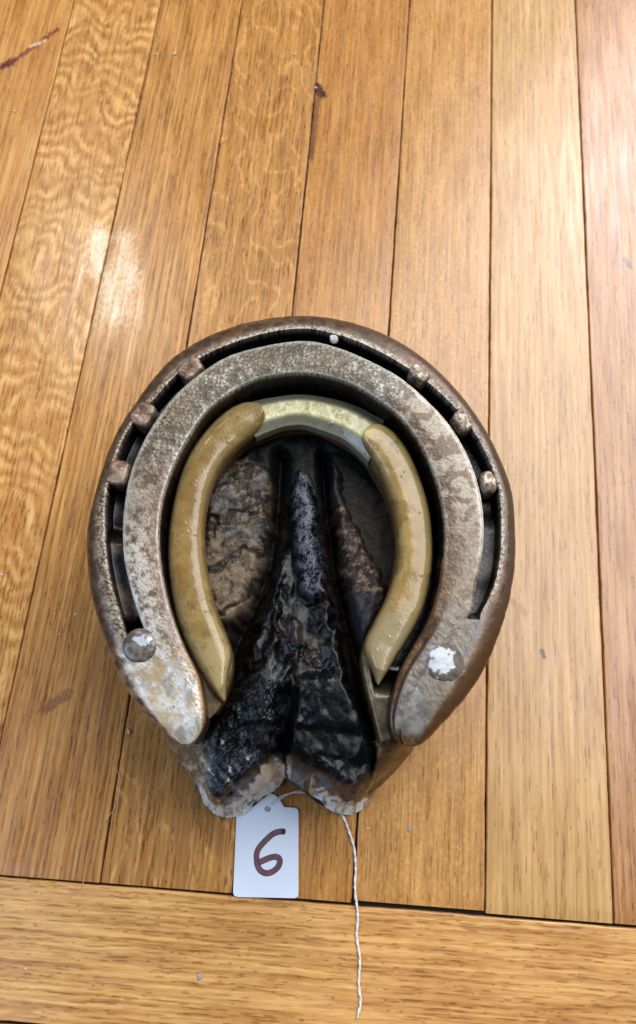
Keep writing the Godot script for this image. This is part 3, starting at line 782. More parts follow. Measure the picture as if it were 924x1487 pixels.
func pad_color(p: Vector3, across: float, ridge: bool, along: float, right: bool) -> Color:
	var patch := n_patch.get_noise_3dv(p * 0.6)
	var big := n_big.get_noise_3dv(p * 1.4)
	var fine := n_fine.get_noise_3dv(p)
	var c := mixc(Color8(150, 120, 66), Color8(176, 147, 88), sm(-0.5, 0.5, big + 0.2 * patch))
	if not right:
		c = mixc(Color8(134, 106, 60), Color8(158, 132, 84), sm(-0.4, 0.4, big + 0.5 * patch))
		c = mixc(c, Color8(166, 148, 104), 1.0 - sm(0.12, 0.4, along))
		c = mixc(c, Color8(128, 104, 60), sm(0.75, 0.95, along) * 0.8)
	else:
		c = mixc(c, Color8(200, 174, 110), (1.0 - sm(0.0, 0.35, along)) * 0.8)
	c = mixc(c, Color8(158, 146, 112), sm(0.35, 0.7, absf(across * 2.0 - 1.0) + 0.2 * patch) * (0.55 if across < 0.5 else 0.35))
	c = mixc(c, Color8(118, 92, 46), sm(0.1, 0.5, big + 0.5 * patch + 0.2 * fine) * 0.45)
	c = mixc(c, Color8(98, 72, 38), sm(0.78, 1.0, absf(across * 2.0 - 1.0) + 0.08 * patch) * 0.7)
	c = mixc(c, Color8(92, 78, 50), sm(0.35, 0.6, patch + 0.6 * fine) * 0.35)
	return c


func smoothed(c: PackedVector2Array, ts: PackedFloat32Array, reach: int) -> PackedVector2Array:
	var a := PackedVector2Array()
	for t in ts:
		a.append(spline(c, t))
	for turn in 2:
		var b := PackedVector2Array(a)
		for i in a.size():
			var r := mini(reach, mini(i, a.size() - 1 - i))
			var sum := Vector2.ZERO
			for k in range(i - r, i + r + 1):
				sum += a[k]
			b[i] = sum / (2.0 * r + 1.0)
		a = b
	return a


func ridge(parent: Node, outer: PackedVector2Array, inner: PackedVector2Array, right: bool) -> void:
	var rows := 330
	var cols := 62
	var ts := even_steps(inner, rows)
	var v := PackedVector3Array()
	var col := PackedColorArray()
	var n_st := outer.size() - 1.0
	var edge_o := smoothed(outer, ts, 9)
	var edge_n := smoothed(inner, ts, 9)
	var drops := PackedVector2Array()
	for k in 12:
		var at := rng.randi_range(20, rows - 20)
		drops.append(edge_o[at].lerp(edge_n[at], rng.randf_range(0.08, 0.92)))
	for i in rows:
		var u := ts[i]
		var o := edge_o[i]
		var n := edge_n[i]
		var al := u / n_st
		var width := o.distance_to(n)
		var dist_toe := (1.0 - al if not right else al) * 120.0
		for j in cols:
			var a := j / (cols - 1.0)
			var p := o.lerp(n, a)
			var x := absf(a * 2.0 - 1.0)
			var high := 5.9 * pow(maxf(0.0, 1.0 - pow(x, 3.4)), 0.5) * minf(1.0, 0.35 + width / 9.0)
			var y := 57.2 + high
			if right:
				# the heel end is cut to a slanting flat facet
				y = minf(y, 65.4 - 0.0 + maxf(0.0, (10.9 - u)) * 4.0 - maxf(0.0, u - 10.9) * 0.5)
			else:
				y = minf(y, 63.4 + maxf(0.0, u - 0.6) * 2.4)
			for q in drops:
				var gap := p.distance_squared_to(q)
				if gap < 0.5:
					y += 0.28 * exp(-gap / 0.09)
			var p3 := Vector3(p.x, y, p.y)
			p3.y += 0.16 * n_warp.get_noise_3dv(p3 * 0.7) + 0.02 * n_fine.get_noise_3dv(p3)
			v.append(p3)
			var c := pad_color(p3, a, true, al, right)
			if right and u > 10.2:
				c = mixc(c, Color8(150, 134, 98), sm(10.7, 11.0, u + 0.35 * (1.0 - x)) * (1.0 - sm(0.75, 0.95, x)))
			col.append(c)
	commit("pad_ridge", v, grid_index(rows, cols), col, PackedVector2Array(), pad_mat, parent, true)


var pad_mat: StandardMaterial3D


func build_pad() -> void:
	pad_mat = painted("amber_rubber", 0.1, 0.26, 18.0, 0.05, 0.0, 0.5, 420)
	pad_mat.subsurf_scatter_enabled = true
	pad_mat.subsurf_scatter_strength = 0.25
	var rows := 300
	var cols := 26
	var ts := even_steps(flange_inner, rows)
	var v := PackedVector3Array()
	var col := PackedColorArray()
	for i in rows:
		var u := ts[i]
		var o := spline(flange_outer, u)
		var n := spline(flange_inner, u)
		for j in cols:
			var a := j / (cols - 1.0)
			var q := minf(a / 0.85, 1.0)
			var p := o.lerp(n, q)
			var y := 58.2 - 0.8 * pow(maxf(0.0, (q - 0.92) / 0.08), 2.0) - maxf(0.0, a - 0.85) / 0.15 * 9.0
			y -= 9.0 * sm(2.0, 3.0, u) * (1.0 - sm(16.6, 17.6, u)) * (1.0 - sm(0.62, 0.7, a))
			var p3 := Vector3(p.x, y, p.y)
			p3.y += 0.12 * n_warp.get_noise_3dv(p3)
			v.append(p3)
			var c := mixc(Color8(92, 78, 58), Color8(124, 110, 86), sm(-0.4, 0.4, n_patch.get_noise_3dv(p3) + 0.5 * n_fine.get_noise_3dv(p3)))
			c = mixc(c, Color8(16, 14, 12), sm(2.0, 3.0, u) * (1.0 - sm(16.8, 17.8, u)) * (1.0 - sm(0.6, 0.72, a)))  # gap beside the shoe: shade of its depth painted near-black
			c = mixc(c, Color8(96, 66, 32), sm(0.82, 0.95, a) * 0.7)
			col.append(c)
	var pad := commit("rubber_pad", v, grid_index(rows, cols), col, PackedVector2Array(), pad_mat, hoof, true)
	ridge(pad, ridge_left_outer, ridge_left_inner, false)
	ridge(pad, ridge_right_outer, ridge_right_inner, true)
	# the low bridge between the ridges, bevelled on both sides, with worn raised characters
	v = PackedVector3Array()
	col = PackedColorArray()
	rows = 220
	cols = 48
	ts = even_steps(bridge_inner, rows)
	for i in rows:
		var u := ts[i]
		var o := spline(bridge_outer, u)
		var n := spline(bridge_inner, u)
		for j in cols:
			var a := j / (cols - 1.0)
			var p := o.lerp(n, a)
			var y := 58.0 + 2.6 * sm(0.0, 0.34, a) * (1.0 - 0.85 * sm(0.66, 1.0, a))
			if a == 0.0 or a == 1.0:
				y = 55.0
			var p3 := Vector3(p.x, y, p.y)
			# worn, unreadable moulded characters
			var letter := 0.0
			for spot in moulded_spots:
				letter = maxf(letter, exp(-pow(p.distance_to(spot) / 0.55, 2.0)))
			p3.y += 0.5 * letter + 0.06 * n_fine.get_noise_3dv(p3)
			v.append(p3)
			var c := mixc(Color8(178, 168, 120), Color8(208, 199, 154), sm(-0.4, 0.4, n_patch.get_noise_3dv(p3)))
			c = mixc(c, Color8(104, 102, 90), maxf(1.0 - sm(0.22, 0.34, a), sm(0.68, 0.78, a)) * 0.8)
			col.append(c)
	commit("pad_bridge", v, grid_index(rows, cols), col, PackedVector2Array(), pad_mat, pad, true)


# ---------------------------------------------------------------- sole, frog, bars, heels, wall

func build_sole() -> void:
	var step := 0.4
	var x0 := -54.0
	var z0 := -62.0
	var nx := 271
	var nz := 400
	var b_frog := box_of(frog_edge, 4.0)
	var b_hl := box_of(heel_left_edge, 4.0)
	var b_hr := box_of(heel_right_edge, 4.0)
	var b_bl := box_of(bar_left_edge, 4.0)
	var b_br := box_of(bar_right_edge, 4.0)
	var b_rear := box_of(hoof_rear_edge, 3.0)
	var n_ridge := noise(31, 0.075, 3)
	n_ridge.fractal_type = FastNoiseLite.FRACTAL_RIDGED
	var pos := PackedVector3Array()
	var col := PackedColorArray()
	var reg := PackedInt32Array()   # -1 nothing, 0 sole, 1 frog, 2 left bar, 3 right bar, 4 left bulb, 5 right bulb, 6 wall
	for k in nz:
		for i in nx:
			var p := Vector2(x0 + i * step, z0 + k * step)
			var rear := inside_by(p, hoof_rear_edge, b_rear)
			if rear < -0.5:
				pos.append(Vector3(p.x, 0.0, p.y))
				col.append(Color.BLACK)
				reg.append(-1)
				continue
			var warp := Vector2(n_warp.get_noise_2d(p.x, p.y), n_warp.get_noise_2d(p.x + 70.0, p.y)) * 2.2 + Vector2(n_patch.get_noise_2d(p.x, p.y), n_patch.get_noise_2d(p.x, p.y + 60.0)) * 0.7
			var w := p + warp
			var roll := n_warp.get_noise_2d(p.x + 31.0, p.y)
			var ws := p + Vector2(n_warp.get_noise_2d(p.x, p.y), n_warp.get_noise_2d(p.x + 70.0, p.y)) * 1.5
			# wrinkled, wet-looking skin lies in streaks along the ridges of the frog
			var wrinkle := 0.0
			if p.y > -40.0 and absf(p.x) < 40.0:
				wrinkle = maxf(exp(-pow(line_gap(ws, wrinkle_a_line) / 3.0, 2.0)), exp(-pow(line_gap(ws, wrinkle_b_line) / 2.4, 2.0)))
				wrinkle = maxf(wrinkle, maxf(exp(-pow(line_gap(ws, wrinkle_c_line) / 4.4, 2.0)), exp(-pow(line_gap(ws, wrinkle_d_line) / 2.4, 2.0))))
				wrinkle = maxf(wrinkle, exp(-pow(line_gap(ws, wrinkle_e_line) / 2.2, 2.0)))
			var patch := n_patch.get_noise_2d(p.x, p.y)
			var fine := n_fine.get_noise_2d(p.x, p.y)
			var grit := n_grit.get_noise_2d(p.x, p.y)
			var crag := n_ridge.get_noise_2d(p.x, p.y)
			var skin := (0.09 + 0.85 * wrinkle) * n_patch.get_noise_2d(p.x * 1.5, p.y * 0.7) + (0.05 + 0.32 * wrinkle) * fine
			var h := 47.5 + 0.15 * patch + 0.5 * roll + 0.04 * fine - 1.5 * sm(0.0, 60.0, p.y)
			var c := mixc(Color8(20, 17, 15), Color8(40, 33, 28), sm(-0.3, 0.5, patch + 0.6 * n_big.get_noise_2d(p.x, p.y)))
			c = mixc(c, Color8(14, 12, 11), sm(-20.0, -34.0, p.y))
			c = mixc(c, Color8(44, 35, 28), sm(17.0, 24.0, p.x) * sm(-34.0, -18.0, p.y) * 0.7)
			var r := 0
			var f := inside_by(ws, bar_left_edge, b_bl)
			if f > -1.0:
				var top := 52.8 + 0.35 * patch + 0.16 * fine + 1.1 * roll - 2.5 * sm(-14.0, -34.0, p.y)
				# long folds and fine cracks across the dried flap
				var fold := sin(p.y * 0.36 + p.x * 0.24 + 2.6 * n_warp.get_noise_2d(p.x * 0.8, p.y * 0.8))
				var split := sm(0.62, 0.9, crag)
				top -= 0.9 * sm(0.7, 1.0, fold) + 0.4 * split
				h = maxf(h, lerpf(h, top, pow(sm(-1.0, 5.0, f), 0.7)))
				if f > 0.0:
					r = 2
				var bc := mixc(Color8(56, 47, 40), Color8(116, 98, 78), sm(-0.45, 0.55, patch * 0.7 + fine * 0.4 - 0.15 + 0.55 * sm(-14.0, 10.0, p.y)))
				bc = mixc(bc, Color8(76, 72, 72), sm(0.0, 0.5, n_big.get_noise_2d(p.x * 1.6, p.y) + 0.4 * patch + 0.2) * sm(0.0, -10.0, p.y) * 0.8)
				bc = mixc(bc, Color8(34, 29, 26), 0.8 * maxf(sm(0.75, 1.0, fold), 0.6 * split))
				bc = mixc(bc, Color8(136, 130, 120), sm(0.15, 0.5, n_warp.get_noise_2d(p.x * 2.0 + 90.0, p.y * 2.0) + 0.5 * fine) * 0.55)
				c = mixc(c, bc, sm(-0.5, 4.0, f))
			f = inside_by(ws, bar_right_edge, b_br)
			if f > -1.0:
				var top := 54.0 + 0.35 * patch + 0.16 * fine + 1.0 * roll - 0.7 * sm(0.62, 0.9, crag)
				var hh := lerpf(h, top, pow(sm(-1.0, 3.5, f), 0.6))
				h = maxf(h, hh)
				if f > 0.0:
					r = 3
				var bc := mixc(Color8(44, 36, 33), Color8(128, 102, 84), sm(-0.2, 0.45, patch + fine * 0.5 - 0.1) * (1.0 - 0.8 * sm(0.62, 0.9, crag)))
				bc = mixc(bc, Color8(48, 45, 47), maxf(sm(8.0, 16.0, p.y), sm(-18.0, -24.0, p.y)))
				c = mixc(c, bc, sm(-0.5, 2.0, f))
			f = inside_by(ws, frog_edge, b_frog)
			if f > -1.0:
				var ridge_top := 53.2 + 0.45 * roll * sm(-10.0, 10.0, p.y) + 0.7 * n_big.get_noise_2d(p.x * 2.4, p.y * 1.2) + skin
				var g_tip := line_gap(ws, frog_tip_line)
				ridge_top += 4.6 * exp(-pow(g_tip / 5.2, 6.0)) - 0.05 * g_tip * g_tip * exp(-pow(g_tip / 6.0, 4.0))
				ridge_top += 2.2 * exp(-pow(line_gap(ws, frog_left_line) / 2.0, 2.0))
				ridge_top += 1.6 * exp(-pow(line_gap(ws, frog_right_line) / 3.4, 2.0))
				ridge_top += 1.5 * exp(-pow(line_gap(ws, frog_mid_line) / 1.6, 2.0))
				var hh := lerpf(h, ridge_top, pow(sm(-0.6, 3.6, f), 0.6))
				h = maxf(h, hh)
				if f > 0.0:
					r = 1
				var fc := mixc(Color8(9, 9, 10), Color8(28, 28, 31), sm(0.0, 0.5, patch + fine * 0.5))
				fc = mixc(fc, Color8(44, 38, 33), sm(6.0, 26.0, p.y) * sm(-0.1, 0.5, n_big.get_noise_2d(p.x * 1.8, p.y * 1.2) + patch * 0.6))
				fc = mixc(fc, Color8(98, 101, 112), exp(-pow(g_tip / 4.8, 4.0)) * sm(-0.6, 0.3, fine + patch) * 0.85)  # blue-grey window sheen on the tip painted into the colour
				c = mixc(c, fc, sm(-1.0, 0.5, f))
			var fl := inside_by(ws, heel_left_edge, b_hl)
			var fr := inside_by(p + (ws - p) * 0.6, heel_right_edge, b_hr)
			if fl > -1.0:
				var top := 57.0 + 0.4 * roll + skin * 1.3 - 0.26 * maxf(0.0, -6.0 - p.x) * sm(48.0, 60.0, p.y) - 0.14 * maxf(0.0, p.y - 55.0)
				top -= 0.9 * exp(-pow(line_gap(ws, crease_left_line) / 2.4, 2.0))
				h = maxf(h, lerpf(h, top, pow(sm(-1.0, 6.0, fl), 0.6)))
				c = mixc(c, mixc(Color8(12, 13, 14), Color8(44, 47, 54), sm(0.0, 0.5, patch + 0.7 * fine)), sm(-0.5, 1.0, fl))
				if fl > 0.0:
					r = 1
			if fr > -1.0:
				var smooth_part := 1.0 - sm(0.0, 3.0, absf(p.x - 22.0) - 6.0)
				var top := 56.5 + (0.5 * roll + skin) * (1.0 - 0.8 * smooth_part) - 0.10 * maxf(0.0, p.y - 50.0) - 2.0 * sm(22.0, 30.0, p.x)
				top -= 1.0 * exp(-pow(line_gap(ws, crease_right_line) / 2.4, 2.0))
				h = maxf(h, lerpf(h, top, pow(sm(-1.0, 4.0, fr), 0.6)))
				c = mixc(c, mixc(Color8(10, 11, 12), Color8(24, 26, 28), sm(0.0, 0.5, patch + 0.7 * fine)), sm(-0.5, 1.0, fr))
				if fr > 0.0:
					r = 1
			h -= 8.0 * exp(-pow(line_gap(ws, cleft_line) / 2.4, 2.0)) * sm(54.0, 72.0, p.y)
			h -= 8.0 * exp(-pow(line_gap(p, groove_left_line) / 2.9, 2.0)) * (1.0 - sm(42.0, 54.0, p.y))
			h -= 8.0 * exp(-pow(line_gap(p, groove_right_line) / 2.3, 2.0)) * (1.0 - sm(50.0, 64.0, p.y))
			# heels: the wall and the two bulbs round over and drop to the floor
			if p.y > 40.0:
				var strip := fl < 0.4 and fr < 0.4 and rear < 15.0 and absf(p.x - 4.0) > 14.0
				if strip:
					r = 6
					var streak := n_patch.get_noise_2d(p.x * 0.5 + p.y * 0.9, (p.x - p.y) * 0.25)
					if p.x < 0.0:
						c = mixc(Color8(104, 90, 72), Color8(190, 184, 170), sm(-0.2, 0.4, patch * 0.6 + streak + 0.4 * fine))
						c = mixc(c, Color8(110, 78, 44), sm(0.1, 0.4, n_big.get_noise_2d(p.x * 2.0, p.y * 2.0)) * 0.7)
					else:
						c = mixc(Color8(78, 54, 32), Color8(126, 96, 64), sm(-0.3, 0.4, streak + 0.4 * fine))
					h = maxf(h, 53.5 + 0.4 * patch)
				var lip := 3.4 + 0.8 * patch + 0.5 * roll
				var fall := 2.5 + 1.7 * maxf(rear, 0.0) if rear < lip else 9.0 + 45.0 * sqrt(maxf(0.0, 1.0 - pow(1.0 - clampf((rear - lip) / 11.5, 0.0, 1.0), 2.0)))
				var plain := 4.0 + 50.0 * sqrt(maxf(0.0, 1.0 - pow(1.0 - clampf((rear + 0.6) / 14.0, 0.0, 1.0), 2.0)))
				fall = lerpf(plain, fall, sm(71.0, 83.0, p.y + 2.0 * roll) * (1.0 - sm(-1.0, 4.0, p.x) * (1.0 - sm(8.0, 14.0, p.x))))
				var soft := sm(44.0, 62.0, p.y)
				h = minf(h, lerpf(90.0, fall, soft) if fall < h else h)
				h += (0.4 * roll + 0.12 * patch + (0.3 * patch + 0.14 * fine) * sm(66.0, 76.0, p.y)) * soft
				if r == 1:
					var left := p.x < 4.0
					var below := p.y - (lerpf(66.0, 71.5, clampf((p.x + 28.0) / 28.0, 0.0, 1.0)) if left else 72.5)
					if below > 0.0:
						r = 4 if left else 5
					var bc: Color
					if left:
						var streak := n_patch.get_noise_2d(p.x * 0.5 + p.y * 0.35, (p.y - p.x) * 1.1)
						bc = mixc(Color8(18, 20, 24), Color8(78, 80, 86), sm(-0.1, 0.5, streak + 0.5 * fine))
						bc = mixc(bc, Color8(222, 218, 206), sm(0.1, 0.4, patch * 0.7 + streak * 0.6 + 1.3 * sm(11.0, 4.0, rear) * sm(-13.0, -5.0, p.x) - 0.2))
						bc = mixc(bc, Color8(128, 124, 120), sm(-20.0, -26.0, p.x + 2.0 * patch) * 0.7)
					else:
						var streak := n_patch.get_noise_2d(p.x * 0.5 - p.y * 0.3, (p.y + p.x) * 1.0)
						bc = mixc(Color8(20, 21, 25), Color8(74, 73, 75), sm(-0.1, 0.5, streak + 0.5 * fine))
						bc = mixc(bc, Color8(88, 76, 62), sm(23.0, 28.0, p.x) * 0.6)
					c = mixc(c, bc, sm(-3.0, 7.0, below + 3.0 * patch))
				if r >= 4:
					# the pale sawn edge underneath
					var edge := sm(6.2, 4.4, rear + 2.2 * patch + 1.2 * fine)
					if p.x > 2.0 and p.x < 11.0:
						edge *= 0.25
					if r == 6 and p.x < 0.0:
						edge *= sm(78.0, 86.0, p.y)
					elif r == 6:
						edge *= sm(80.0, 84.0, p.y)
					edge *= 0.45 + 0.55 * sm(-0.4, 0.05, n_patch.get_noise_2d(p.x * 1.3 + 40.0, p.y * 0.7) + 0.5 * fine)
					c = mixc(c, mixc(Color8(230, 224, 206), Color8(250, 248, 242), 0.5 + patch), edge)
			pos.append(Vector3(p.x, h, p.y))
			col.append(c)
			reg.append(r)
	# normals of the whole sheet, so that the parts meet without a seam
	var nor := PackedVector3Array()
	nor.resize(pos.size())
	for k in nz:
		for i in nx:
			var at := k * nx + i
			var hx := pos[k * nx + mini(i + 1, nx - 1)].y - pos[k * nx + maxi(i - 1, 0)].y
			var hz := pos[mini(k + 1, nz - 1) * nx + i].y - pos[maxi(k - 1, 0) * nx + i].y
			nor[at] = Vector3(-hx, 2.0 * step, -hz).normalized()
	var gloss := painted("varnished_frog", 0.17, 0.5, 14.0, 0.1, 0.0, 0.36, 430)
	var gloss_bulb := painted("varnished_heel", 0.22, 0.55, 12.0, 0.12, 0.0, 0.36, 434)
	var dull := painted("dry_sole", 0.42, 0.75, 12.0, 0.12, 0.0, 0.32, 438)
	var horn := painted("hoof_horn", 0.3, 0.6, 12.0, 0.2, 0.0, 0.5, 442)
	var names := ["sole", "frog", "bar", "bar", "heel_bulb", "heel_bulb", "hoof_wall"]
	var mats := [dull, gloss, dull, dull, gloss_bulb, gloss_bulb, horn]
	var parts := []
	for r in 7:
		parts.append({"map": {}, "v": PackedVector3Array(), "n": PackedVector3Array(), "c": PackedColorArray(), "i": PackedInt32Array()})
	for k in nz - 1:
		for i in nx - 1:
			var a := k * nx + i
			if reg[a] < 0 or reg[a + 1] < 0 or reg[a + nx] < 0 or reg[a + nx + 1] < 0:
				continue
			var part: Dictionary = parts[reg[a]]
			for q in [a, a + 1, a + nx, a + 1, a + nx + 1, a + nx]:
				if not part.map.has(q):
					part.map[q] = part.v.size()
					part.v.append(pos[q])
					part.n.append(nor[q])
					part.c.append(col[q])
				part.i.append(part.map[q])
	for r in 6:
		var d: Dictionary = parts[r]
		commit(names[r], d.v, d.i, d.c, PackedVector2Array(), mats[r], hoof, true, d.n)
	# the outside of the wall, tapering from the shoe down to the floor, joined with its heel strips
	var d6: Dictionary = parts[6]
	var base: int = d6.v.size()
	var rows := 120
	var cols := 16
	for k in rows:
		var u := 1.0 + 30.0 * k / (rows - 1.0)
		var o := spline(shoe_outer, u)
		for q in cols:
			var t := q / (cols - 1.0)
			var p := (o * 0.985).lerp(o * 0.8 + Vector2(0, 6.0), t)
			var y := lerpf(60.0, 0.3, t)
			var p3 := Vector3(p.x, y, p.y)
			d6.v.append(p3)
			d6.n.append(Vector3(o.normalized().x, -0.2, o.normalized().y).normalized())
			d6.c.append(mixc(Color8(88, 62, 38), Color8(134, 104, 70), sm(-0.4, 0.4, n_patch.get_noise_3d(p3.x * 0.5, p3.y * 2.0, p3.z * 0.5))))
	d6.i.append_array(grid_index(rows, cols, base))
	commit("hoof_wall", d6.v, d6.i, d6.c, PackedVector2Array(), horn, hoof, true, d6.n)


# ---------------------------------------------------------------- tag, string, hair, crumbs

func build_tag() -> void:
	var base := Node3D.new()
	base.name = "price_tag"
	var c0 := Vector2(-3.0, 104.0)
	base.position = Vector3(c0.x, 0, c0.y) * MM
	add_child(base)
	tag_meta(base, "small white card tag with a handwritten number six lying below the hoof", "tag")
	var card := StandardMaterial3D.new()
	card.resource_name = "coated_card"
	card.albedo_color = Color8(222, 229, 242)
	card.roughness = 0.42
	var hc := tag_hole[0]
	var hole := PackedVector2Array()
	for k in 29:
		var a := TAU * k / 28.0
		hole.append(hc + Vector2(cos(a), -sin(a)) * 1.25)
	# bridge polygon: outline, a slit to the hole, round it and back
	var smooth_outline := tag_outline
	var best := 0
	for k in smooth_outline.size():
		if smooth_outline[k].distance_to(hc) < smooth_outline[best].distance_to(hc):
			best = k
	var hb := 0
	for k in 28:
		if hole[k].distance_to(smooth_outline[best]) < hole[hb].distance_to(smooth_outline[best]):
			hb = k
	var ccw := Geometry2D.is_polygon_clockwise(smooth_outline)
	var poly := PackedVector2Array()
	for k in smooth_outline.size() + 1:
		poly.append(smooth_outline[(best + k) % smooth_outline.size()])
	for k in 29:
		var j := (hb + (k if ccw else 28 - k)) % 28
		poly.append(hole[j])
	var cut := PackedVector2Array(poly)
	# keep the slit open by a hair so that it can be cut into triangles
	cut[smooth_outline.size()] += (smooth_outline[(best - 1 + smooth_outline.size()) % smooth_outline.size()] - smooth_outline[best]).normalized() * 0.004
	cut[smooth_outline.size() + 1] += (smooth_outline[(best - 1 + smooth_outline.size()) % smooth_outline.size()] - smooth_outline[best]).normalized() * 0.004
	var tri := Geometry2D.triangulate_polygon(cut)
	var st := SurfaceTool.new()
	st.begin(Mesh.PRIMITIVE_TRIANGLES)
	st.set_smooth_group(-1)
	for side in [0.95, 0.45]:
		for k in range(0, tri.size(), 3):
			var ids := [tri[k], tri[k + 1], tri[k + 2]]
			var a := cut[ids[0]]
			var turn := (cut[ids[1]] - a).cross(cut[ids[2]] - a)
			if (turn < 0.0) == (side > 0.9):
				ids.reverse()
			for id in ids:
				st.add_vertex(Vector3(cut[id].x - c0.x, side + tag_lift(cut[id]), cut[id].y - c0.y) * MM)
	for loop in [smooth_outline, hole.slice(0, 28)]:
		var cw := Geometry2D.is_polygon_clockwise(loop)
		for k in loop.size():
			var a: Vector2 = loop[k]
			var b: Vector2 = loop[(k + 1) % loop.size()]
			var q := [Vector3(a.x - c0.x, 0.95 + tag_lift(a), a.y - c0.y), Vector3(b.x - c0.x, 0.95 + tag_lift(b), b.y - c0.y), Vector3(b.x - c0.x, 0.45 + tag_lift(b), b.y - c0.y), Vector3(a.x - c0.x, 0.45 + tag_lift(a), a.y - c0.y)]
			var order := [0, 1, 2, 0, 2, 3] if cw == (loop.size() != 28) else [2, 1, 0, 3, 2, 0]
			for id in order:
				st.add_vertex(q[id] * MM)
	st.generate_normals()
	var m := st.commit()
	m.surface_set_material(0, card)
	var o := MeshInstance3D.new()
	o.name = "card"
	o.mesh = m
	base.add_child(o)
	# the six, one stroke of a felt pen
	var ink := StandardMaterial3D.new()
	ink.resource_name = "felt_pen_ink"
	ink.vertex_color_use_as_albedo = true
	ink.vertex_color_is_srgb = true
	ink.roughness = 0.5
	var v := PackedVector3Array()
	var col := PackedColorArray()
	var cols := 9
	var rows := 180
	var ts := even_steps(six_stroke, rows)
	for i in rows:
		var u := ts[i]
		var p := spline(six_stroke, u)
		var dir := (spline(six_stroke, u + 0.06) - spline(six_stroke, u - 0.06)).normalized()
		var side := Vector2(-dir.y, dir.x)
		var t := i / (rows - 1.0)
		var len_in := t * 62.0
		var half := 1.12 + 0.06 * n_patch.get_noise_1d(t * 60.0)
		half *= sqrt(maxf(0.02, 1.0 - pow(1.0 - minf(len_in / 1.1, 1.0), 2.0))) * sqrt(maxf(0.02, 1.0 - pow(1.0 - minf((62.0 - len_in) / 1.0, 1.0), 2.0)))
		for j in cols:
			var a := j / (cols - 1.0) * 2.0 - 1.0
			var q := p + side * half * a
			v.append(Vector3(q.x - c0.x, 0.97 + 0.03 * t + tag_lift(q), q.y - c0.y))
			var c := mixc(Color8(112, 80, 86), Color8(92, 62, 70), 0.5 + 0.9 * n_patch.get_noise_2d(t * 40.0, a))
			c = mixc(c, Color8(44, 28, 38), (1.0 - sm(1.8, 3.4, len_in)) + 0.5 * sm(0.965, 1.0, t))
			c = mixc(c, Color8(84, 56, 64), sm(0.6, 1.0, absf(a)) * 0.6)
			col.append(c)
	commit("numeral", v, grid_index(rows, cols), col, PackedVector2Array(), ink, base, true)


func tag_lift(p: Vector2) -> float:
	return 0.55 - 0.011 * (p.y - 80.0)


func build_string() -> void:
	var cotton := StandardMaterial3D.new()
	cotton.resource_name = "cotton_thread"
	cotton.albedo_color = Color8(232, 230, 228)
	cotton.roughness = 0.85
	cotton.rim_enabled = true
	cotton.rim = 0.3
	var v := PackedVector3Array()
	var idx := PackedInt32Array()
	var rows := 520
	var ts := even_steps(string_path, rows)
	var ring := 9
	for ply in 2:
		var start := v.size()
		for i in rows:
			var u := ts[i]
			var p := spline(string_path, u)
			var dir := (spline(string_path, u + 0.05) - spline(string_path, u - 0.05)).normalized()
			var side := Vector2(-dir.y, dir.x)
			var loop := 1.0 - sm(3.0, 6.0, u)
			var tw := i * 0.21 + ply * PI + 1.2 * n_patch.get_noise_1d(i * 0.2)
			if u < 4.5:
				tw = ply * PI + i * 0.06
			var y := 0.85 + 0.3 * n_warp.get_noise_1d(i * 0.3) - 0.1 * sm(7.0, 9.0, u) + 1.6 * sm(0.9, 1.6, u) * (1.0 - sm(2.6, 5.0, u)) - 0.6 * (1.0 - sm(0.6, 1.2, u))
			var end_thin := 1.0 - 0.4 * sm(0.985, 1.0, i / (rows - 1.0))
			var mid := Vector3(p.x, y, p.y) + Vector3(side.x, 0, side.y) * cos(tw) * (0.2 + 0.22 * loop) + Vector3.UP * sin(tw) * 0.28
			var r := (0.31 + 0.05 * n_patch.get_noise_1d(i * 0.9 + ply * 300.0)) * end_thin * (1.0 - 0.28 * loop)
			for j in ring:
				var a := TAU * (j % (ring - 1)) / (ring - 1.0)
				v.append(mid + Vector3(side.x, 0, side.y) * cos(a) * r + Vector3.UP * sin(a) * r)
		idx.append_array(grid_index(rows, ring, start))
	var o := commit("cotton_string", v, idx, PackedColorArray(), PackedVector2Array(), cotton, self)
	tag_meta(o, "white twisted cotton string tied through the tag and trailing over the floor border", "string")


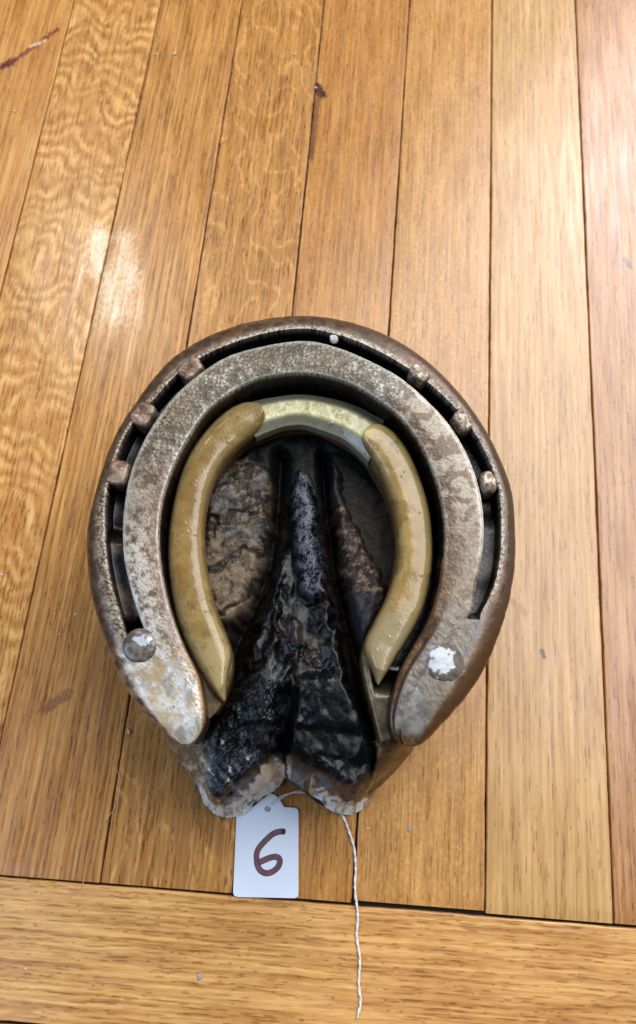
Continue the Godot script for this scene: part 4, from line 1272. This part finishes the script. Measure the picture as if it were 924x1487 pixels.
func build_hair() -> void:
	var m := StandardMaterial3D.new()
	m.resource_name = "pale_hair"
	m.albedo_color = Color8(206, 178, 142)
	m.roughness = 0.4
	var v := PackedVector3Array()
	var rows := 120
	var ring := 7
	for i in rows:
		var u := (hair_path.size() - 1.0) * i / (rows - 1.0)
		var p := spline(hair_path, u)
		var dir := (spline(hair_path, u + 0.05) - spline(hair_path, u - 0.05)).normalized()
		var side := Vector2(-dir.y, dir.x)
		for j in ring:
			var a := TAU * (j % (ring - 1)) / (ring - 1.0)
			v.append(Vector3(p.x, 0.35, p.y) + Vector3(side.x, 0, side.y) * cos(a) * 0.13 + Vector3.UP * sin(a) * 0.13)
	var o := commit("loose_hair", v, grid_index(rows, ring), PackedColorArray(), PackedVector2Array(), m, self)
	tag_meta(o, "long pale hair lying curved on the planks left of the hoof heel", "hair")


func build_crumbs() -> void:
	var m := painted("plaster_dust", 0.6, 0.9, 8.0, 0.0, 0.0, 0.4, 450)
	var size := [0.8, 1.0, 1.3, 0.8, 0.9, 0.8, 0.5, 0.7, 0.6, 1.1, 0.7, 1.0, 0.6, 0.9, 0.5, 0.5, 0.4]
	var labels := ["pale speck of plaster on the plank below the dark red smudge",
		"small pale crumb beside the seam, left one of a pair near the far edge",
		"larger pale flake on the plank, right one of a pair near the far edge",
		"tiny pale crumb alone on the plank behind the hoof toe, near the far edge",
		"whitish crumb in the seam beside the dark knot stain",
		"white crumb on the wavy grained plank at the left edge of the photo",
		"tiny white speck on the plank left of the hoof, uppermost of three",
		"brightest white speck on the plank left of the hoof, middle of three",
		"tiny white speck on the plank left of the hoof, lowest of three",
		"pale crumb beside the seam below the left heel of the shoe",
		"pale crumb on the border plank in the lower left corner",
		"grey fleck on the border plank left of the tag",
		"tiny white speck on the plank just right of the string",
		"grey crumb on the plank right of the string, biggest there",
		"tiny white speck on the plank beside the seam far right of the string",
		"tiny white speck on the border plank right of the string end",
		"tiny pale speck on the pale plank beside the right seam"]
	for k in crumb_spots.size():
		var r: float = size[k] * 0.85
		var pale: Color = Color8(176, 178, 190) if k in [11, 13] else Color8(226, 212, 192)
		var d := blob_mesh(Vector3(0, r * 0.35 + 0.08, 0), Vector3(r * rng.randf_range(0.8, 1.2), r * 0.5, r * rng.randf_range(0.6, 1.0)), 200 + k, pale.darkened(0.2), pale, 0.45)
		var o := commit("plaster_crumb", d[0], d[1], d[2], PackedVector2Array(), m, self)
		o.position = Vector3(crumb_spots[k].x, 0, crumb_spots[k].y) * MM
		o.rotation.y = rng.randf() * TAU
		tag_meta(o, labels[k], "crumb", "crumbs scattered on the floor")
